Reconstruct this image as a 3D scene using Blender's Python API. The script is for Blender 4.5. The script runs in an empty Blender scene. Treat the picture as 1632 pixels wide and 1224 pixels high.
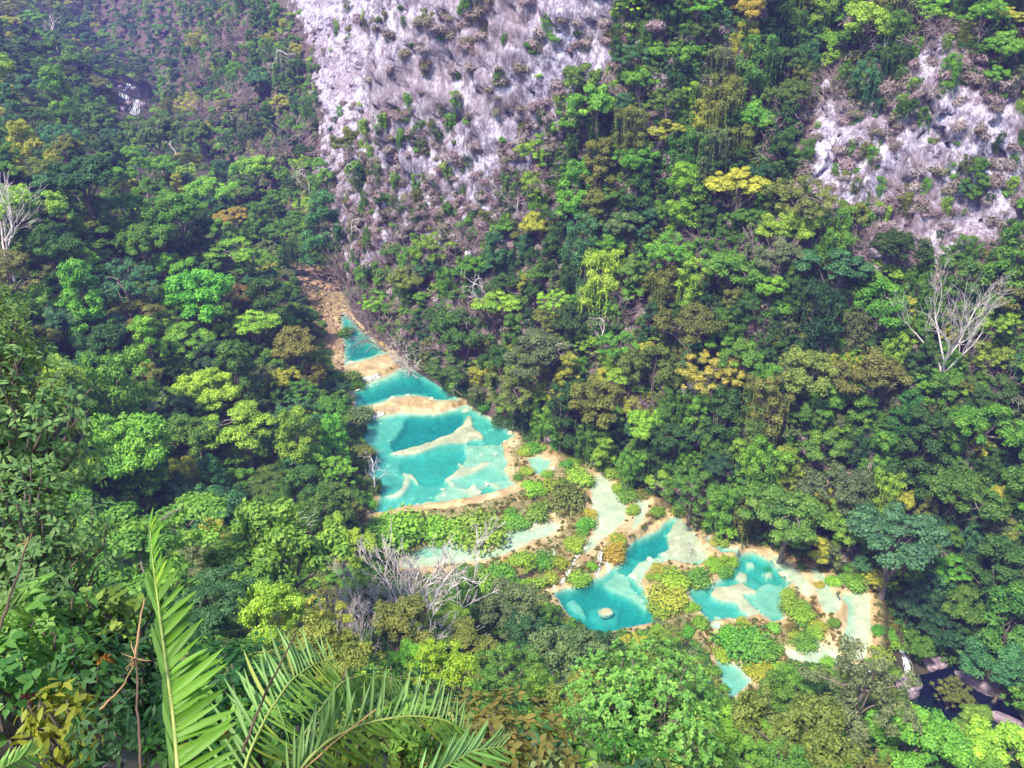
import bpy, bmesh, math, random
import numpy as np
from mathutils import Vector, Matrix
from mathutils.bvhtree import BVHTree

R = math.radians
rng = np.random.default_rng(7)
random.seed(7)
SC = bpy.context.scene
COL = SC.collection

# ------------------------------------------------------------------ camera, world, sun, exposure
PITCH, F, CU, CV, EYE = R(30.0), 1367.0, 816.0, 612.0, 100.0
cam_d = bpy.data.cameras.new("camera")
cam = bpy.data.objects.new("camera", cam_d)
COL.objects.link(cam)
cam.location = (0, 0, EYE)
cam.rotation_euler = (R(90) - PITCH, 0, 0)
cam_d.sensor_width = 36.0
cam_d.lens = F / 1632.0 * 36.0
cam_d.clip_start, cam_d.clip_end = 0.05, 3000
SC.camera = cam

HAZE = 0.0003
SUN_EL, SUN_AZ = R(58), R(222)          # azimuth clockwise from +Y
world = bpy.data.worlds.new("World")
SC.world = world
world.use_nodes = True
wn = world.node_tree
wn.nodes.clear()
sky = wn.nodes.new("ShaderNodeTexSky")
sky.sky_type = 'NISHITA'
sky.sun_disc = False
sky.sun_elevation, sky.sun_rotation = SUN_EL, SUN_AZ
bg = wn.nodes.new("ShaderNodeBackground")
bg.inputs[1].default_value = 0.15
wo = wn.nodes.new("ShaderNodeOutputWorld")
wn.links.new(sky.outputs[0], bg.inputs[0])
wn.links.new(bg.outputs[0], wo.inputs[0])

sun_d = bpy.data.lights.new("sun", 'SUN')
sun_d.energy, sun_d.angle, sun_d.color = 3.6, R(6.0), (1.0, 0.93, 0.80)
sun = bpy.data.objects.new("sun", sun_d)
COL.objects.link(sun)
to_sun = Vector((math.sin(SUN_AZ) * math.cos(SUN_EL), math.cos(SUN_AZ) * math.cos(SUN_EL), math.sin(SUN_EL)))
sun.rotation_euler = to_sun.to_track_quat('Z', 'Y').to_euler()
sun.location = (-60, -60, 300)

SC.view_settings.view_transform = 'Standard'
SC.view_settings.look = 'None'
SC.view_settings.gamma = 1.0
SC.view_settings.exposure = 1.4
SC.render.engine = 'CYCLES'
SC.cycles.max_bounces = 6
SC.cycles.diffuse_bounces = 3
SC.cycles.glossy_bounces = 2
SC.cycles.transmission_bounces = 3
SC.cycles.transparent_max_bounces = 10
SC.cycles.volume_bounces = 0
SC.cycles.use_denoising = True
SC.cycles.sample_clamp_indirect = 4.0

# ------------------------------------------------------------------ pixel <-> place helpers (photo pixels, 1632 x 1224)
SP, CP = math.sin(PITCH), math.cos(PITCH)

def at_depth(u, v, d):
    x, y = (u - CU) / F, (v - CV) / F
    return np.array((x * d, d * (CP - y * SP), EYE - d * (SP + y * CP)))

def at_z(u, v, z):
    y = (v - CV) / F
    return at_depth(u, v, (EYE - z) / (SP + y * CP))

def project(X, Y, Z):
    dz = Z - EYE
    dep = Y * CP - dz * SP
    dep = np.where(np.abs(dep) < 1e-3, 1e-3, dep)
    return CU + F * X / dep, CV - F * (Y * SP + dz * CP) / dep, dep

# ------------------------------------------------------------------ small maths
def smooth(x):
    x = np.clip(x, 0, 1)
    return x * x * (3 - 2 * x)

class Noise2:
    """value noise on a lattice, vectorised"""
    def __init__(self, seed):
        self.t = np.random.default_rng(seed).random((256, 256)) * 2 - 1
    def __call__(self, x, y):
        xi, yi = np.floor(x).astype(int), np.floor(y).astype(int)
        fx, fy = smooth(x - xi), smooth(y - yi)
        t = self.t
        a = t[xi % 256, yi % 256]; b = t[(xi + 1) % 256, yi % 256]
        c = t[xi % 256, (yi + 1) % 256]; d = t[(xi + 1) % 256, (yi + 1) % 256]
        return (a * (1 - fx) + b * fx) * (1 - fy) + (c * (1 - fx) + d * fx) * fy
    def fbm(self, x, y, n=4):
        s, a, f = 0, 1, 1
        for i in range(n):
            s = s + a * self(x * f + 17.3 * i, y * f - 9.1 * i); a *= .5; f *= 2.03
        return s / 1.9
N1, N2, N3 = Noise2(1), Noise2(2), Noise2(3)

def poly_sd(poly, u, v):
    """signed distance (inside > 0) of points to a polygon, in pixels"""
    P = np.asarray(poly, float)
    Q = np.roll(P, -1, 0)
    d2 = np.full(u.shape, 1e18)
    ins = np.zeros(u.shape, bool)
    for (x0, y0), (x1, y1) in zip(P, Q):
        ex, ey = x1 - x0, y1 - y0
        L = ex * ex + ey * ey + 1e-9
        t = np.clip(((u - x0) * ex + (v - y0) * ey) / L, 0, 1)
        d2 = np.minimum(d2, (u - x0 - t * ex) ** 2 + (v - y0 - t * ey) ** 2)
        c = ((y0 > v) != (y1 > v)) & (u < (x1 - x0) * (v - y0) / (y1 - y0 + 1e-12) + x0)
        ins ^= c
    d = np.sqrt(d2)
    return np.where(ins, d, -d)

# ------------------------------------------------------------------ tagging and mesh helpers
def tag(o, label=None, cat=None, group=None, kind=None):
    if label: o["label"] = label
    if cat: o["category"] = cat
    if group: o["group"] = group
    if kind: o["kind"] = kind
    return o

def mesh_np(name, V, faces, mat=None, smooth_shade=False, attrs=None, face_attr=None):
    """faces: array (n,3) or (n,4), or list of such"""
    me = bpy.data.meshes.new(name)
    if not isinstance(faces, list): faces = [faces]
    faces = [np.asarray(f, np.int32) for f in faces if len(f)]
    V = np.asarray(V, np.float32)
    me.vertices.add(len(V)); me.vertices.foreach_set("co", V.ravel())
    loops = np.concatenate([f.ravel() for f in faces])
    sizes = np.concatenate([np.full(len(f), f.shape[1], np.int32) for f in faces])
    starts = np.concatenate(([0], np.cumsum(sizes)[:-1])).astype(np.int32)
    me.loops.add(len(loops)); me.loops.foreach_set("vertex_index", loops)
    me.polygons.add(len(sizes)); me.polygons.foreach_set("loop_start", starts)
    me.polygons.foreach_set("loop_total", sizes)
    if smooth_shade: me.polygons.foreach_set("use_smooth", np.ones(len(sizes), bool))
    for k, a in (attrs or {}).items():
        at = me.attributes.new(k, 'FLOAT', 'POINT'); at.data.foreach_set("value", np.asarray(a, np.float32))
    for k, a in (face_attr or {}).items():
        at = me.attributes.new(k, 'FLOAT', 'FACE'); at.data.foreach_set("value", np.asarray(a, np.float32))
    me.update(calc_edges=True)
    if mat: me.materials.append(mat)
    return me

def link(name, data, parent=None, loc=(0, 0, 0)):
    o = bpy.data.objects.new(name, data)
    COL.objects.link(o)
    o.location = loc
    if parent: o.parent = parent
    return o

class Geo:
    """collects tubes and cards for one mesh"""
    def __init__(s): s.V, s.Q, s.T, s.n = [], [], [], 0
    def add(s, V, Q=None, T=None):
        V = np.asarray(V, float)
        if Q is not None and len(Q): s.Q.append(np.asarray(Q) + s.n)
        if T is not None and len(T): s.T.append(np.asarray(T) + s.n)
        s.V.append(V); s.n += len(V)
    def tube(s, pts, rad, k=5):
        pts = np.asarray(pts, float); rad = np.asarray(rad, float); m = len(pts)
        d = np.gradient(pts, axis=0); d /= np.linalg.norm(d, axis=1)[:, None] + 1e-9
        up = np.array((0, 0, 1.0)) if abs(d[0][2]) < .9 else np.array((1.0, 0, 0))
        a = np.cross(d, up); a /= np.linalg.norm(a, axis=1)[:, None] + 1e-9
        b = np.cross(d, a)
        th = np.arange(k) * 2 * math.pi / k
        ring = a[:, None, :] * np.cos(th)[None, :, None] + b[:, None, :] * np.sin(th)[None, :, None]
        V = (pts[:, None, :] + ring * rad[:, None, None]).reshape(-1, 3)
        i = np.arange(m - 1)[:, None] * k; j = np.arange(k)[None, :]; j2 = (j + 1) % k
        Q = np.stack([i + j, i + j2, i + k + j2, i + k + j], -1).reshape(-1, 4)
        s.add(V, Q)
    def mesh(s, name, mat, smooth_shade=False):
        fs = []
        if s.Q: fs.append(np.concatenate(s.Q))
        if s.T: fs.append(np.concatenate(s.T))
        return mesh_np(name, np.concatenate(s.V), fs, mat, smooth_shade)

# ------------------------------------------------------------------ materials
def new_mat(name):
    m = bpy.data.materials.new(name); m.use_nodes = True
    nt = m.node_tree; nt.nodes.clear()
    out = nt.nodes.new("ShaderNodeOutputMaterial")
    return m, nt, out
def nd(nt, t, **kw):
    n = nt.nodes.new(t)
    for k, v in kw.items(): setattr(n, k, v)
    return n
def ramp(nt, fac, stops):
    r = nd(nt, "ShaderNodeValToRGB"); e = r.color_ramp.elements
    while len(e) < len(stops): e.new(0.5)
    for i, (p, c) in enumerate(stops): e[i].position = p; e[i].color = (*c, 1)
    if fac is not None: nt.links.new(fac, r.inputs[0])
    return r.outputs[0]
def mixc(nt, fac, a, b, mode='MIX'):
    m = nd(nt, "ShaderNodeMix", data_type='RGBA', blend_type=mode)
    for s, x in ((0, fac), (6, a), (7, b)):
        if isinstance(x, bpy.types.NodeSocket): nt.links.new(x, m.inputs[s])
        elif isinstance(x, (int, float)): m.inputs[s].default_value = x
        else: m.inputs[s].default_value = (*x, 1)
    return m.outputs[2]
def noise(nt, scale, detail=4, vec=None, rough=.6, dist=0):
    n = nd(nt, "ShaderNodeTexNoise"); n.inputs["Scale"].default_value = scale; n.inputs["Detail"].default_value = detail
    n.inputs["Roughness"].default_value = rough; n.inputs["Distortion"].default_value = dist
    if vec is not None: nt.links.new(vec, n.inputs["Vector"])
    return n.outputs[0]
def mathn(nt, op, a, b=None, clamp=False):
    m = nd(nt, "ShaderNodeMath", operation=op, use_clamp=clamp)
    for i, x in enumerate((a, b)):
        if x is None: continue
        if isinstance(x, bpy.types.NodeSocket): nt.links.new(x, m.inputs[i])
        else: m.inputs[i].default_value = x
    return m.outputs[0]

def leaf_material(name, source, transl=0.42, rough=0.55):
    """source: 'object' (colour set on each object) or a list of colours picked at random for each plant"""
    m, nt, out = new_mat(name)
    oi = nd(nt, "ShaderNodeObjectInfo")
    at = nd(nt, "ShaderNodeAttribute", attribute_name="tint")
    if source == 'object':
        col = oi.outputs["Color"]
    else:
        r = nd(nt, "ShaderNodeValToRGB"); r.color_ramp.interpolation = 'CONSTANT'
        e = r.color_ramp.elements
        while len(e) < len(source): e.new(.5)
        for i, c in enumerate(source): e[i].position = i / len(source); e[i].color = (*c, 1)
        nt.links.new(oi.outputs["Random"], r.inputs[0]); col = r.outputs[0]
    hsv = nd(nt, "ShaderNodeHueSaturation")
    nt.links.new(col, hsv.inputs["Color"])
    nt.links.new(mathn(nt, 'ADD', mathn(nt, 'MULTIPLY', at.outputs["Fac"], -0.055), 0.532), hsv.inputs["Hue"])
    nt.links.new(mathn(nt, 'ADD', mathn(nt, 'MULTIPLY', at.outputs["Fac"], 1.0), 0.55), hsv.inputs["Value"])
    p = nd(nt, "ShaderNodeBsdfPrincipled")
    nt.links.new(hsv.outputs[0], p.inputs["Base Color"]); p.inputs["Roughness"].default_value = rough
    p.inputs["Specular IOR Level"].default_value = 0.3
    t = nd(nt, "ShaderNodeBsdfTranslucent")
    nt.links.new(mixc(nt, 1.0, hsv.outputs[0], (1.25, 1.2, .6), 'MULTIPLY'), t.inputs[0])
    mx = nd(nt, "ShaderNodeMixShader"); mx.inputs[0].default_value = transl
    nt.links.new(p.outputs[0], mx.inputs[1]); nt.links.new(t.outputs[0], mx.inputs[2])
    nt.links.new(mx.outputs[0], out.inputs[0])
    return m

def plain_material(name, stops, scale=1.0, rough=.85, stretch=None, bump=0.0, detail=5):
    m, nt, out = new_mat(name)
    tc = nd(nt, "ShaderNodeTexCoord"); vec = tc.outputs["Object"]
    if stretch:
        mp = nd(nt, "ShaderNodeMapping"); mp.inputs["Scale"].default_value = stretch
        nt.links.new(vec, mp.inputs[0]); vec = mp.outputs[0]
    f = noise(nt, scale, detail, vec)
    p = nd(nt, "ShaderNodeBsdfPrincipled"); p.inputs["Roughness"].default_value = rough
    nt.links.new(ramp(nt, f, stops), p.inputs["Base Color"])
    if bump:
        b = nd(nt, "ShaderNodeBump"); b.inputs["Strength"].default_value = bump
        nt.links.new(f, b.inputs["Height"]); nt.links.new(b.outputs[0], p.inputs["Normal"])
    nt.links.new(p.outputs[0], out.inputs[0])
    return m

M_leaf = leaf_material("leaf", 'object')
PAL = dict(
    dark=(0.063, 0.141, 0.027), deep=(0.047, 0.127, 0.041), mid=(0.119, 0.243, 0.034), fresh=(0.169, 0.350, 0.041), lime=(0.282, 0.441, 0.047),
    olive=(0.192, 0.220, 0.045), yellow=(0.407, 0.418, 0.056), gold=(0.475, 0.407, 0.068), teal=(0.079, 0.209, 0.075), rust=(0.226, 0.147, 0.079), dull=(0.169, 0.215, 0.079))
M_leaf_mix = leaf_material("leaf_mixed", [PAL[k] for k in ("dark", "mid", "deep", "mid", "olive", "fresh", "mid", "teal", "dull", "mid", "yellow", "dark", "lime", "fresh")])
M_scrub = leaf_material("scrub_leaf", [PAL[k] for k in ("dark", "mid", "mid", "fresh", "olive", "deep", "dark", "mid", "dull", "lime", "fresh", "olive")])
M_bark = plain_material("bark", [(.3, (.07, .05, .04)), (.7, (.22, .18, .15))], 3.0)
M_pale = plain_material("pale_bark", [(.3, (.36, .30, .28)), (.65, (.66, .60, .57))], 2.0)
M_twig = plain_material("grey_twig", [(.3, (.20, .14, .14)), (.7, (.34, .25, .24))], 2.0)
M_rubble_src = plain_material("rubble",[(.3, (.10, .065, .04)), (.55, (.26, .165, .09)), (.75, (.46, .33, .20))], 1.5, .85, bump=.5)
M_forest_floor = plain_material("forest_floor", [(.3, (.018, .022, .010)), (.55, (.05, .042, .02)), (.8, (.10, .06, .04))], .35, detail=8)

# rock of the gorge wall: pale limestone with violet-grey weathering, streaks down the face
m, nt, out = new_mat("limestone"); M_rock = m
tc = nd(nt, "ShaderNodeTexCoord")
mp = nd(nt, "ShaderNodeMapping"); mp.inputs["Scale"].default_value = (1, 1, .5); nt.links.new(tc.outputs["Object"], mp.inputs[0])
f1 = noise(nt, .22, 9, mp.outputs[0], .62, .2)
f2 = noise(nt, 1.3, 8, mp.outputs[0], .7)
f3 = noise(nt, .06, 3, tc.outputs["Object"])
mp2 = nd(nt, "ShaderNodeMapping"); mp2.inputs["Scale"].default_value = (1, 1, .6); nt.links.new(tc.outputs["Object"], mp2.inputs[0])
fa = noise(nt, .75, 10, mp2.outputs[0], .82)
fb = noise(nt, .16, 5, tc.outputs["Object"], .6)
st_ = nd(nt, "ShaderNodeMapping"); st_.inputs["Scale"].default_value = (.9, .9, .06); nt.links.new(tc.outputs["Object"], st_.inputs[0])
stv = noise(nt, 1.0, 7, st_.outputs[0], .68)
mixf = mathn(nt, 'ADD', mathn(nt, 'MULTIPLY', fa, .70), mathn(nt, 'ADD', mathn(nt, 'MULTIPLY', fb, .18), mathn(nt, 'MULTIPLY', stv, .12)))
base = ramp(nt, mixf, [(.425, (.045, .033, .042)), (.462, (.14, .115, .155)), (.492, (.25, .22, .30)), (.528, (.42, .38, .47)), (.575, (.72, .68, .75))])
base = mixc(nt, ramp(nt, stv, [(.54, (0, 0, 0)), (.62, (.7, .7, .7))]), base, (.115, .095, .135))
base = mixc(nt, ramp(nt, stv, [(.36, (.6, .6, .6)), (.43, (0, 0, 0))]), base, (.66, .62, .68))
base = mixc(nt, ramp(nt, f3, [(.40, (.55, .55, .55)), (.58, (0, 0, 0))]), base, (.20, .14, .155))
f4 = noise(nt, .35, 7, tc.outputs["Object"], .65)
at = nd(nt, "ShaderNodeAttribute", attribute_name="soil")
so = mathn(nt, 'ADD', at.outputs["Fac"], mathn(nt, 'MULTIPLY', mathn(nt, 'SUBTRACT', f4, .5), 1.6), True)
soil = ramp(nt, f2, [(.3, (.03, .025, .018)), (.5, (.09, .06, .05)), (.75, (.17, .11, .10))])
base = mixc(nt, ramp(nt, so, [(.36, (0, 0, 0)), (.52, (1, 1, 1))]), base, soil)
p = nd(nt, "ShaderNodeBsdfPrincipled"); p.inputs["Roughness"].default_value = .9
nt.links.new(base, p.inputs["Base Color"])
b = nd(nt, "ShaderNodeBump"); b.inputs["Strength"].default_value = .7; b.inputs["Distance"].default_value = .9
nt.links.new(mixf, b.inputs["Height"]); nt.links.new(b.outputs[0], p.inputs["Normal"])
nt.links.new(p.outputs[0], out.inputs[0])

# travertine: cream under water, tan and ochre algae crust where it is exposed
m, nt, out = new_mat("travertine"); M_trav = m
tc = nd(nt, "ShaderNodeTexCoord")
f1 = noise(nt, .35, 8, tc.outputs["Object"], .65); f2 = noise(nt, 2.2, 6, tc.outputs["Object"], .7)
crust = nd(nt, "ShaderNodeAttribute", attribute_name="crust")
pale = ramp(nt, f1, [(.3, (.38, .31, .17)), (.5, (.52, .43, .26)), (.7, (.62, .54, .36))])
tan = ramp(nt, f1, [(.3, (.21, .12, .045)), (.5, (.36, .23, .10)), (.7, (.50, .35, .17))])
tan = mixc(nt, ramp(nt, f2, [(.40, (.85, .85, .85)), (.54, (0, 0, 0))]), tan, (.20, .15, .06))
tan = mixc(nt, ramp(nt, f1, [(.52, (0, 0, 0)), (.64, (.7, .7, .7))]), tan, (.62, .50, .22))
f5 = noise(nt, .42, 8, tc.outputs["Object"], .68, .8)
pale = mixc(nt, ramp(nt, f5, [(.38, (.6, .6, .6)), (.56, (0, 0, 0))]), pale, (.34, .33, .18))
pale = mixc(nt, ramp(nt, f2, [(.56, (0, 0, 0)), (.70, (.7, .7, .7))]), pale, (.78, .72, .52))
col = mixc(nt, crust.outputs["Fac"], pale, tan)
moss = nd(nt, "ShaderNodeAttribute", attribute_name="moss")
mo = mathn(nt, 'ADD', moss.outputs["Fac"], mathn(nt, 'MULTIPLY', mathn(nt, 'SUBTRACT', f2, .5), 1.4), True)
col = mixc(nt, ramp(nt, mo, [(.45, (0, 0, 0)), (.6, (1, 1, 1))]), col, ramp(nt, f1, [(.3, (.07, .09, .02)), (.6, (.20, .16, .06))]))
p = nd(nt, "ShaderNodeBsdfPrincipled"); p.inputs["Roughness"].default_value = .6
nt.links.new(col, p.inputs["Base Color"])
b = nd(nt, "ShaderNodeBump"); b.inputs["Strength"].default_value = .5; b.inputs["Distance"].default_value = .2
nt.links.new(f2, b.inputs["Height"]); nt.links.new(b.outputs[0], p.inputs["Normal"])
nt.links.new(p.outputs[0], out.inputs[0])

def water_material(name, absorb, density, body, body_fac):
    m, nt, out = new_mat(name)
    tc = nd(nt, "ShaderNodeTexCoord")
    f = noise(nt, 1.6, 4, tc.outputs["Object"])
    bp = nd(nt, "ShaderNodeBump"); bp.inputs["Strength"].default_value = .12; bp.inputs["Distance"].default_value = .08
    nt.links.new(f, bp.inputs["Height"])
    tr = nd(nt, "ShaderNodeBsdfTransparent")
    df = nd(nt, "ShaderNodeBsdfDiffuse"); df.inputs[0].default_value = (*body, 1)
    gl = nd(nt, "ShaderNodeBsdfGlossy"); gl.inputs["Roughness"].default_value = .06
    nt.links.new(bp.outputs[0], gl.inputs["Normal"])
    fr = nd(nt, "ShaderNodeFresnel"); fr.inputs[0].default_value = 1.33
    nt.links.new(bp.outputs[0], fr.inputs["Normal"])
    m1 = nd(nt, "ShaderNodeMixShader"); m1.inputs[0].default_value = body_fac
    nt.links.new(tr.outputs[0], m1.inputs[1]); nt.links.new(df.outputs[0], m1.inputs[2])
    m2 = nd(nt, "ShaderNodeMixShader"); nt.links.new(fr.outputs[0], m2.inputs[0])
    nt.links.new(m1.outputs[0], m2.inputs[1]); nt.links.new(gl.outputs[0], m2.inputs[2])
    nt.links.new(m2.outputs[0], out.inputs["Surface"])
    va = nd(nt, "ShaderNodeVolumeAbsorption"); va.inputs[0].default_value = (*absorb, 1); va.inputs[1].default_value = density
    nt.links.new(va.outputs[0], out.inputs["Volume"])
    try: m.cycles.homogeneous_volume = True
    except Exception: pass
    return m
M_pool = water_material("pool_water", (.04, .775, .825), 1.0, (.04, .56, .62), .12)
M_river = water_material("river_water", (.10, .50, .80), 1.6, (.006, .012, .03), .5)
M_foam = plain_material("foam", [(.3, (.75, .78, .80)), (.7, (.9, .9, .9))], 6.0, .5)

# ------------------------------------------------------------------ ground: thin-plate surface through known heights
G = []
def gp(X, Y, Z): G.append((X, Y, Z))
def gz(u, v, z): gp(*at_z(u, v, z))

# right bank of the river, from beyond the frame (near) to the far gorge: x, y, z, outward direction, profile (offset, height)
PR_near = [(0, 0), (8, 8), (22, 24), (42, 48), (65, 72), (105, 100), (170, 132)]
PR_clfR = [(0, 0), (8, 7), (24, 25), (42, 48), (52, 76), (68, 90), (105, 108), (170, 135)]
PR_ridge = [(0, 0), (9, 10), (28, 33), (50, 60), (78, 86), (110, 105), (170, 135)]
PR_clfC = [(0, 0), (6, 8), (20, 26), (30, 39), (41, 84), (56, 98), (105, 116), (170, 140)]
PR_clfB = [(0, 0), (4, 8), (13, 22), (19, 36), (27, 84), (55, 104), (105, 120), (170, 140)]
PR_edge = [(0, 0), (2, 9), (5, 20), (8, 34), (14, 80), (34, 104), (105, 124), (170, 145)]
PR_turn = [(0, 0), (8, 7), (20, 20), (34, 42), (50, 76), (75, 102), (110, 120), (170, 145)]
PR_far = [(0, 0), (14, 14), (36, 40), (62, 72), (90, 98), (120, 118), (170, 145)]
BANK = [
    (170, 10, -14, (.75, .66), PR_near), (118, 52, -11, (.70, .71), PR_near), (80, 88, -9, (.62, .78), PR_near),
    (71, 102, -8, (.56, .83), PR_near), (62, 109, -2, (.50, .87), PR_clfR), (52, 115, 0, (.48, .88), PR_clfR),
    (35, 119, .6, (.50, .87), PR_ridge), (26, 129, 1.4, (.58, .81), PR_ridge), (16.5, 138, 2, (.66, .75), PR_ridge),
    (.5, 149, 2.8, (.74, .67), PR_clfC), (-10.3, 159.5, 3.2, (.80, .60), PR_clfC), (-26, 177, 3.8, (.87, .50), PR_clfB),
    (-41, 200, 4.3, (.92, .39), PR_edge), (-48, 225, 5, (.95, .31), PR_edge), (-64, 254, 5.5, (.96, .28), PR_turn),
    (-106, 328, 6.5, (.93, .36), PR_far), (-176, 440, 8, (.93, .36), PR_far), (-214, 545, 9, (.85, .53), PR_far),
    (-290, 640, 10, (.55, .83), PR_far), (-420, 700, 12, (.2, .98), PR_far)]
for (x, y, z, (nx, ny), pr) in BANK:
    gp(x, y, z - .5); gp(x + nx * 25, y + ny * 25, z - 5); gp(x + nx * 110, y + ny * 110, z - 20)
for u, v, z in ((565, 560, 3.6), (640, 620, 3.2), (700, 730, 2.5), (570, 690, 3), (560, 800, 3.2), (760, 880, 1), (960, 820, 1.3),
                (960, 950, 0), (1180, 930, 0), (1350, 1000, -.3), (1180, 1075, -1), (900, 960, .4), (1050, 1000, 0), (1400, 1075, -1.5),
                (660, 900, 1.4), (1450, 1110, -8.5), (1540, 1150, -9.5), (1600, 1215, -7), (1500, 1180, -8), (540, 500, 4.8), (505, 500, 7), (520, 600, 6), (540, 700, 6)):
    gz(u, v, z)
for q in ((-54, 120, 11), (-58, 150, 12), (-62, 175, 13), (-92, 161, 29), (-130, 219, 42), (-92, 212, 30), (-70, 205, 16), (-120, 160, 45),
          (-150, 150, 56), (-90, 100, 30), (-60, 90, 22), (-40, 92, 16), (-26, 112, 6), (-130, 100, 52), (-190, 220, 64), (-160, 265, 42),
          (-112, 268, 20), (-82, 240, 7), (-150, 330, 16), (-130, 345, 7), (-185, 330, 34), (-200, 386, 40), (-239, 436, 50), (-270, 400, 68),
          (-300, 520, 64), (-195, 440, 8), (-340, 640, 70), (-236, 545, 9), (-265, 610, 12), (-115, 324, 6.2), (-72, 250, 5.2),
          (0, 0, 98.2), (-6, 4, 95.6), (-3, 4, 94.6), (0, 5, 92.5), (5, 5, 90), (-15, 10, 91), (0, 15, 79), (10, 15, 74), (-12, 20, 76), (0, 30, 62),
          (15, 30, 51), (-22, 30, 68), (0, 48, 40), (25, 50, 26), (-32, 50, 47), (0, 68, 18), (30, 68, 7), (-32, 76, 23), (12, 85, 3),
          (50, 60, 0), (60, 70, -5), (90, 40, -9), (40, 30, 35), (70, 20, 12), (-60, 50, 50), (-80, 20, 82), (-110, 60, 62), (60, -10, 60), (0, -10, 102)):
    gp(*q)
G = np.array(G)
def tps_fit(P, lam=0.4):
    n = len(P); d = np.linalg.norm(P[:, None, :2] - P[None, :, :2], axis=2) / 100
    K = np.where(d > 0, d * d * np.log(d + 1e-12), 0) + lam * .001 * np.eye(n)
    A = np.zeros((n + 3, n + 3)); A[:n, :n] = K
    Q = np.c_[np.ones(n), P[:, :2] / 100]; A[:n, n:] = Q; A[n:, :n] = Q.T
    return np.linalg.solve(A, np.r_[P[:, 2], 0, 0, 0])
TPS = tps_fit(G)
def ground(X, Y):
    X = np.asarray(X, float); Y = np.asarray(Y, float); s = X.shape; X = X.ravel(); Y = Y.ravel()
    out = TPS[-3] + TPS[-2] * X / 100 + TPS[-1] * Y / 100
    for i, (gx, gy, _) in enumerate(G):
        d2 = ((X - gx) ** 2 + (Y - gy) ** 2) / 1e4
        out = out + TPS[i] * .5 * d2 * np.log(d2 + 1e-12)
    return out.reshape(s)

# ------------------------------------------------------------------ the pools, traced as outlines in the photo and laid on their terraces
# name, level, depth, soft edge (px), outline
POOLS = [
    ("a", 4.0, 4.6, 22, [(541, 492), (556, 500), (575, 522), (600, 545), (622, 563), (600, 570), (575, 577), (549, 585), (546, 560), (543, 530)]),
    ("b", 3.3, 5.0, 22, [(563, 614), (590, 607), (615, 597), (640, 584), (665, 586), (690, 598), (710, 612), (728, 628), (738, 638), (700, 640), (660, 632), (630, 634), (600, 645), (564, 655)]),
    ("c", 2.6, 1.9, 9, [(571, 678), (590, 667), (612, 661), (640, 656), (690, 658), (722, 651), (742, 643), (760, 653), (790, 668), (815, 684), (822, 692), (812, 700), (799, 708), (804, 722), (812, 735), (805, 750), (814, 764), (824, 772), (790, 784), (750, 793), (700, 800), (650, 806), (612, 816), (588, 816), (600, 803), (604, 790), (590, 775), (578, 760), (576, 735), (580, 715), (576, 697)]),
    ("nook", 2.3, .7, 5, [(838, 730), (858, 724), (880, 733), (874, 748), (860, 758), (848, 752)]),
    ("shelf", 1.1, .22, 8, [(625, 906), (650, 884), (690, 866), (722, 862), (755, 859), (790, 851), (820, 844), (850, 838), (880, 831), (896, 838), (882, 850), (852, 862), (832, 872), (800, 885), (760, 896), (700, 901), (660, 906)]),
    ("chute", 1.4, .12, 6, [(945, 758), (960, 753), (976, 770), (990, 789), (999, 810), (995, 830), (980, 846), (960, 860), (942, 878), (930, 886), (934, 866), (946, 850), (950, 828), (942, 800), (940, 775)]),
    ("chute_two", 1.5, .14, 5, [(1013, 795), (1030, 792), (1034, 816), (1020, 838), (1005, 850), (1009, 828)]),
    ("d", 0.0, 3.2, 12, [(878, 946), (900, 937), (930, 927), (960, 917), (985, 897), (999, 872), (1012, 860), (1048, 842), (1062, 828), (1080, 820), (1100, 838), (1116, 865), (1130, 890), (1112, 902), (1070, 893), (1046, 900), (1031, 910), (1024, 930), (1034, 952), (1050, 975), (1054, 990), (1020, 997), (990, 1003), (960, 1012), (938, 1006), (918, 990), (898, 970)]),
    ("e", 0.0, 2.3, 12, [(1095, 936), (1128, 931), (1150, 922), (1165, 905), (1178, 880), (1200, 877), (1218, 884), (1242, 905), (1262, 926), (1252, 945), (1254, 965), (1252, 987), (1232, 992), (1208, 980), (1180, 986), (1155, 986), (1130, 992), (1114, 972), (1100, 952)]),
    ("strip", .3, .12, 6, [(1222, 878), (1250, 893), (1280, 917), (1298, 945), (1288, 950), (1262, 930), (1240, 908)]),
    ("f", .2, .16, 6, [(1288, 903), (1306, 903), (1322, 930), (1341, 960), (1336, 975), (1315, 980), (1304, 955), (1298, 930)]),
    ("g", -.3, .22, 8, [(1338, 948), (1368, 942), (1386, 950), (1388, 990), (1387, 1020), (1376, 1051), (1350, 1047), (1338, 1030), (1349, 990), (1350, 965)]),
    ("h", -.6, .16, 8, [(1248, 1040), (1280, 1030), (1298, 1010), (1310, 1028), (1332, 1036), (1348, 1050), (1372, 1058), (1350, 1075), (1318, 1064), (1290, 1058), (1256, 1052)]),
    ("i", -1.2, 1.2, 8, [(1138, 1048), (1158, 1050), (1180, 1062), (1202, 1084), (1182, 1102), (1165, 1118), (1152, 1096)]),
    ("j", .1, .6, 6, [(1128, 990), (1150, 994), (1146, 1004), (1130, 1002)]),
    ("k", 1.2, 1.0, 5, [(1118, 852), (1134, 856), (1160, 870), (1180, 874), (1176, 880), (1150, 880), (1130, 868)]),
]
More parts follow.
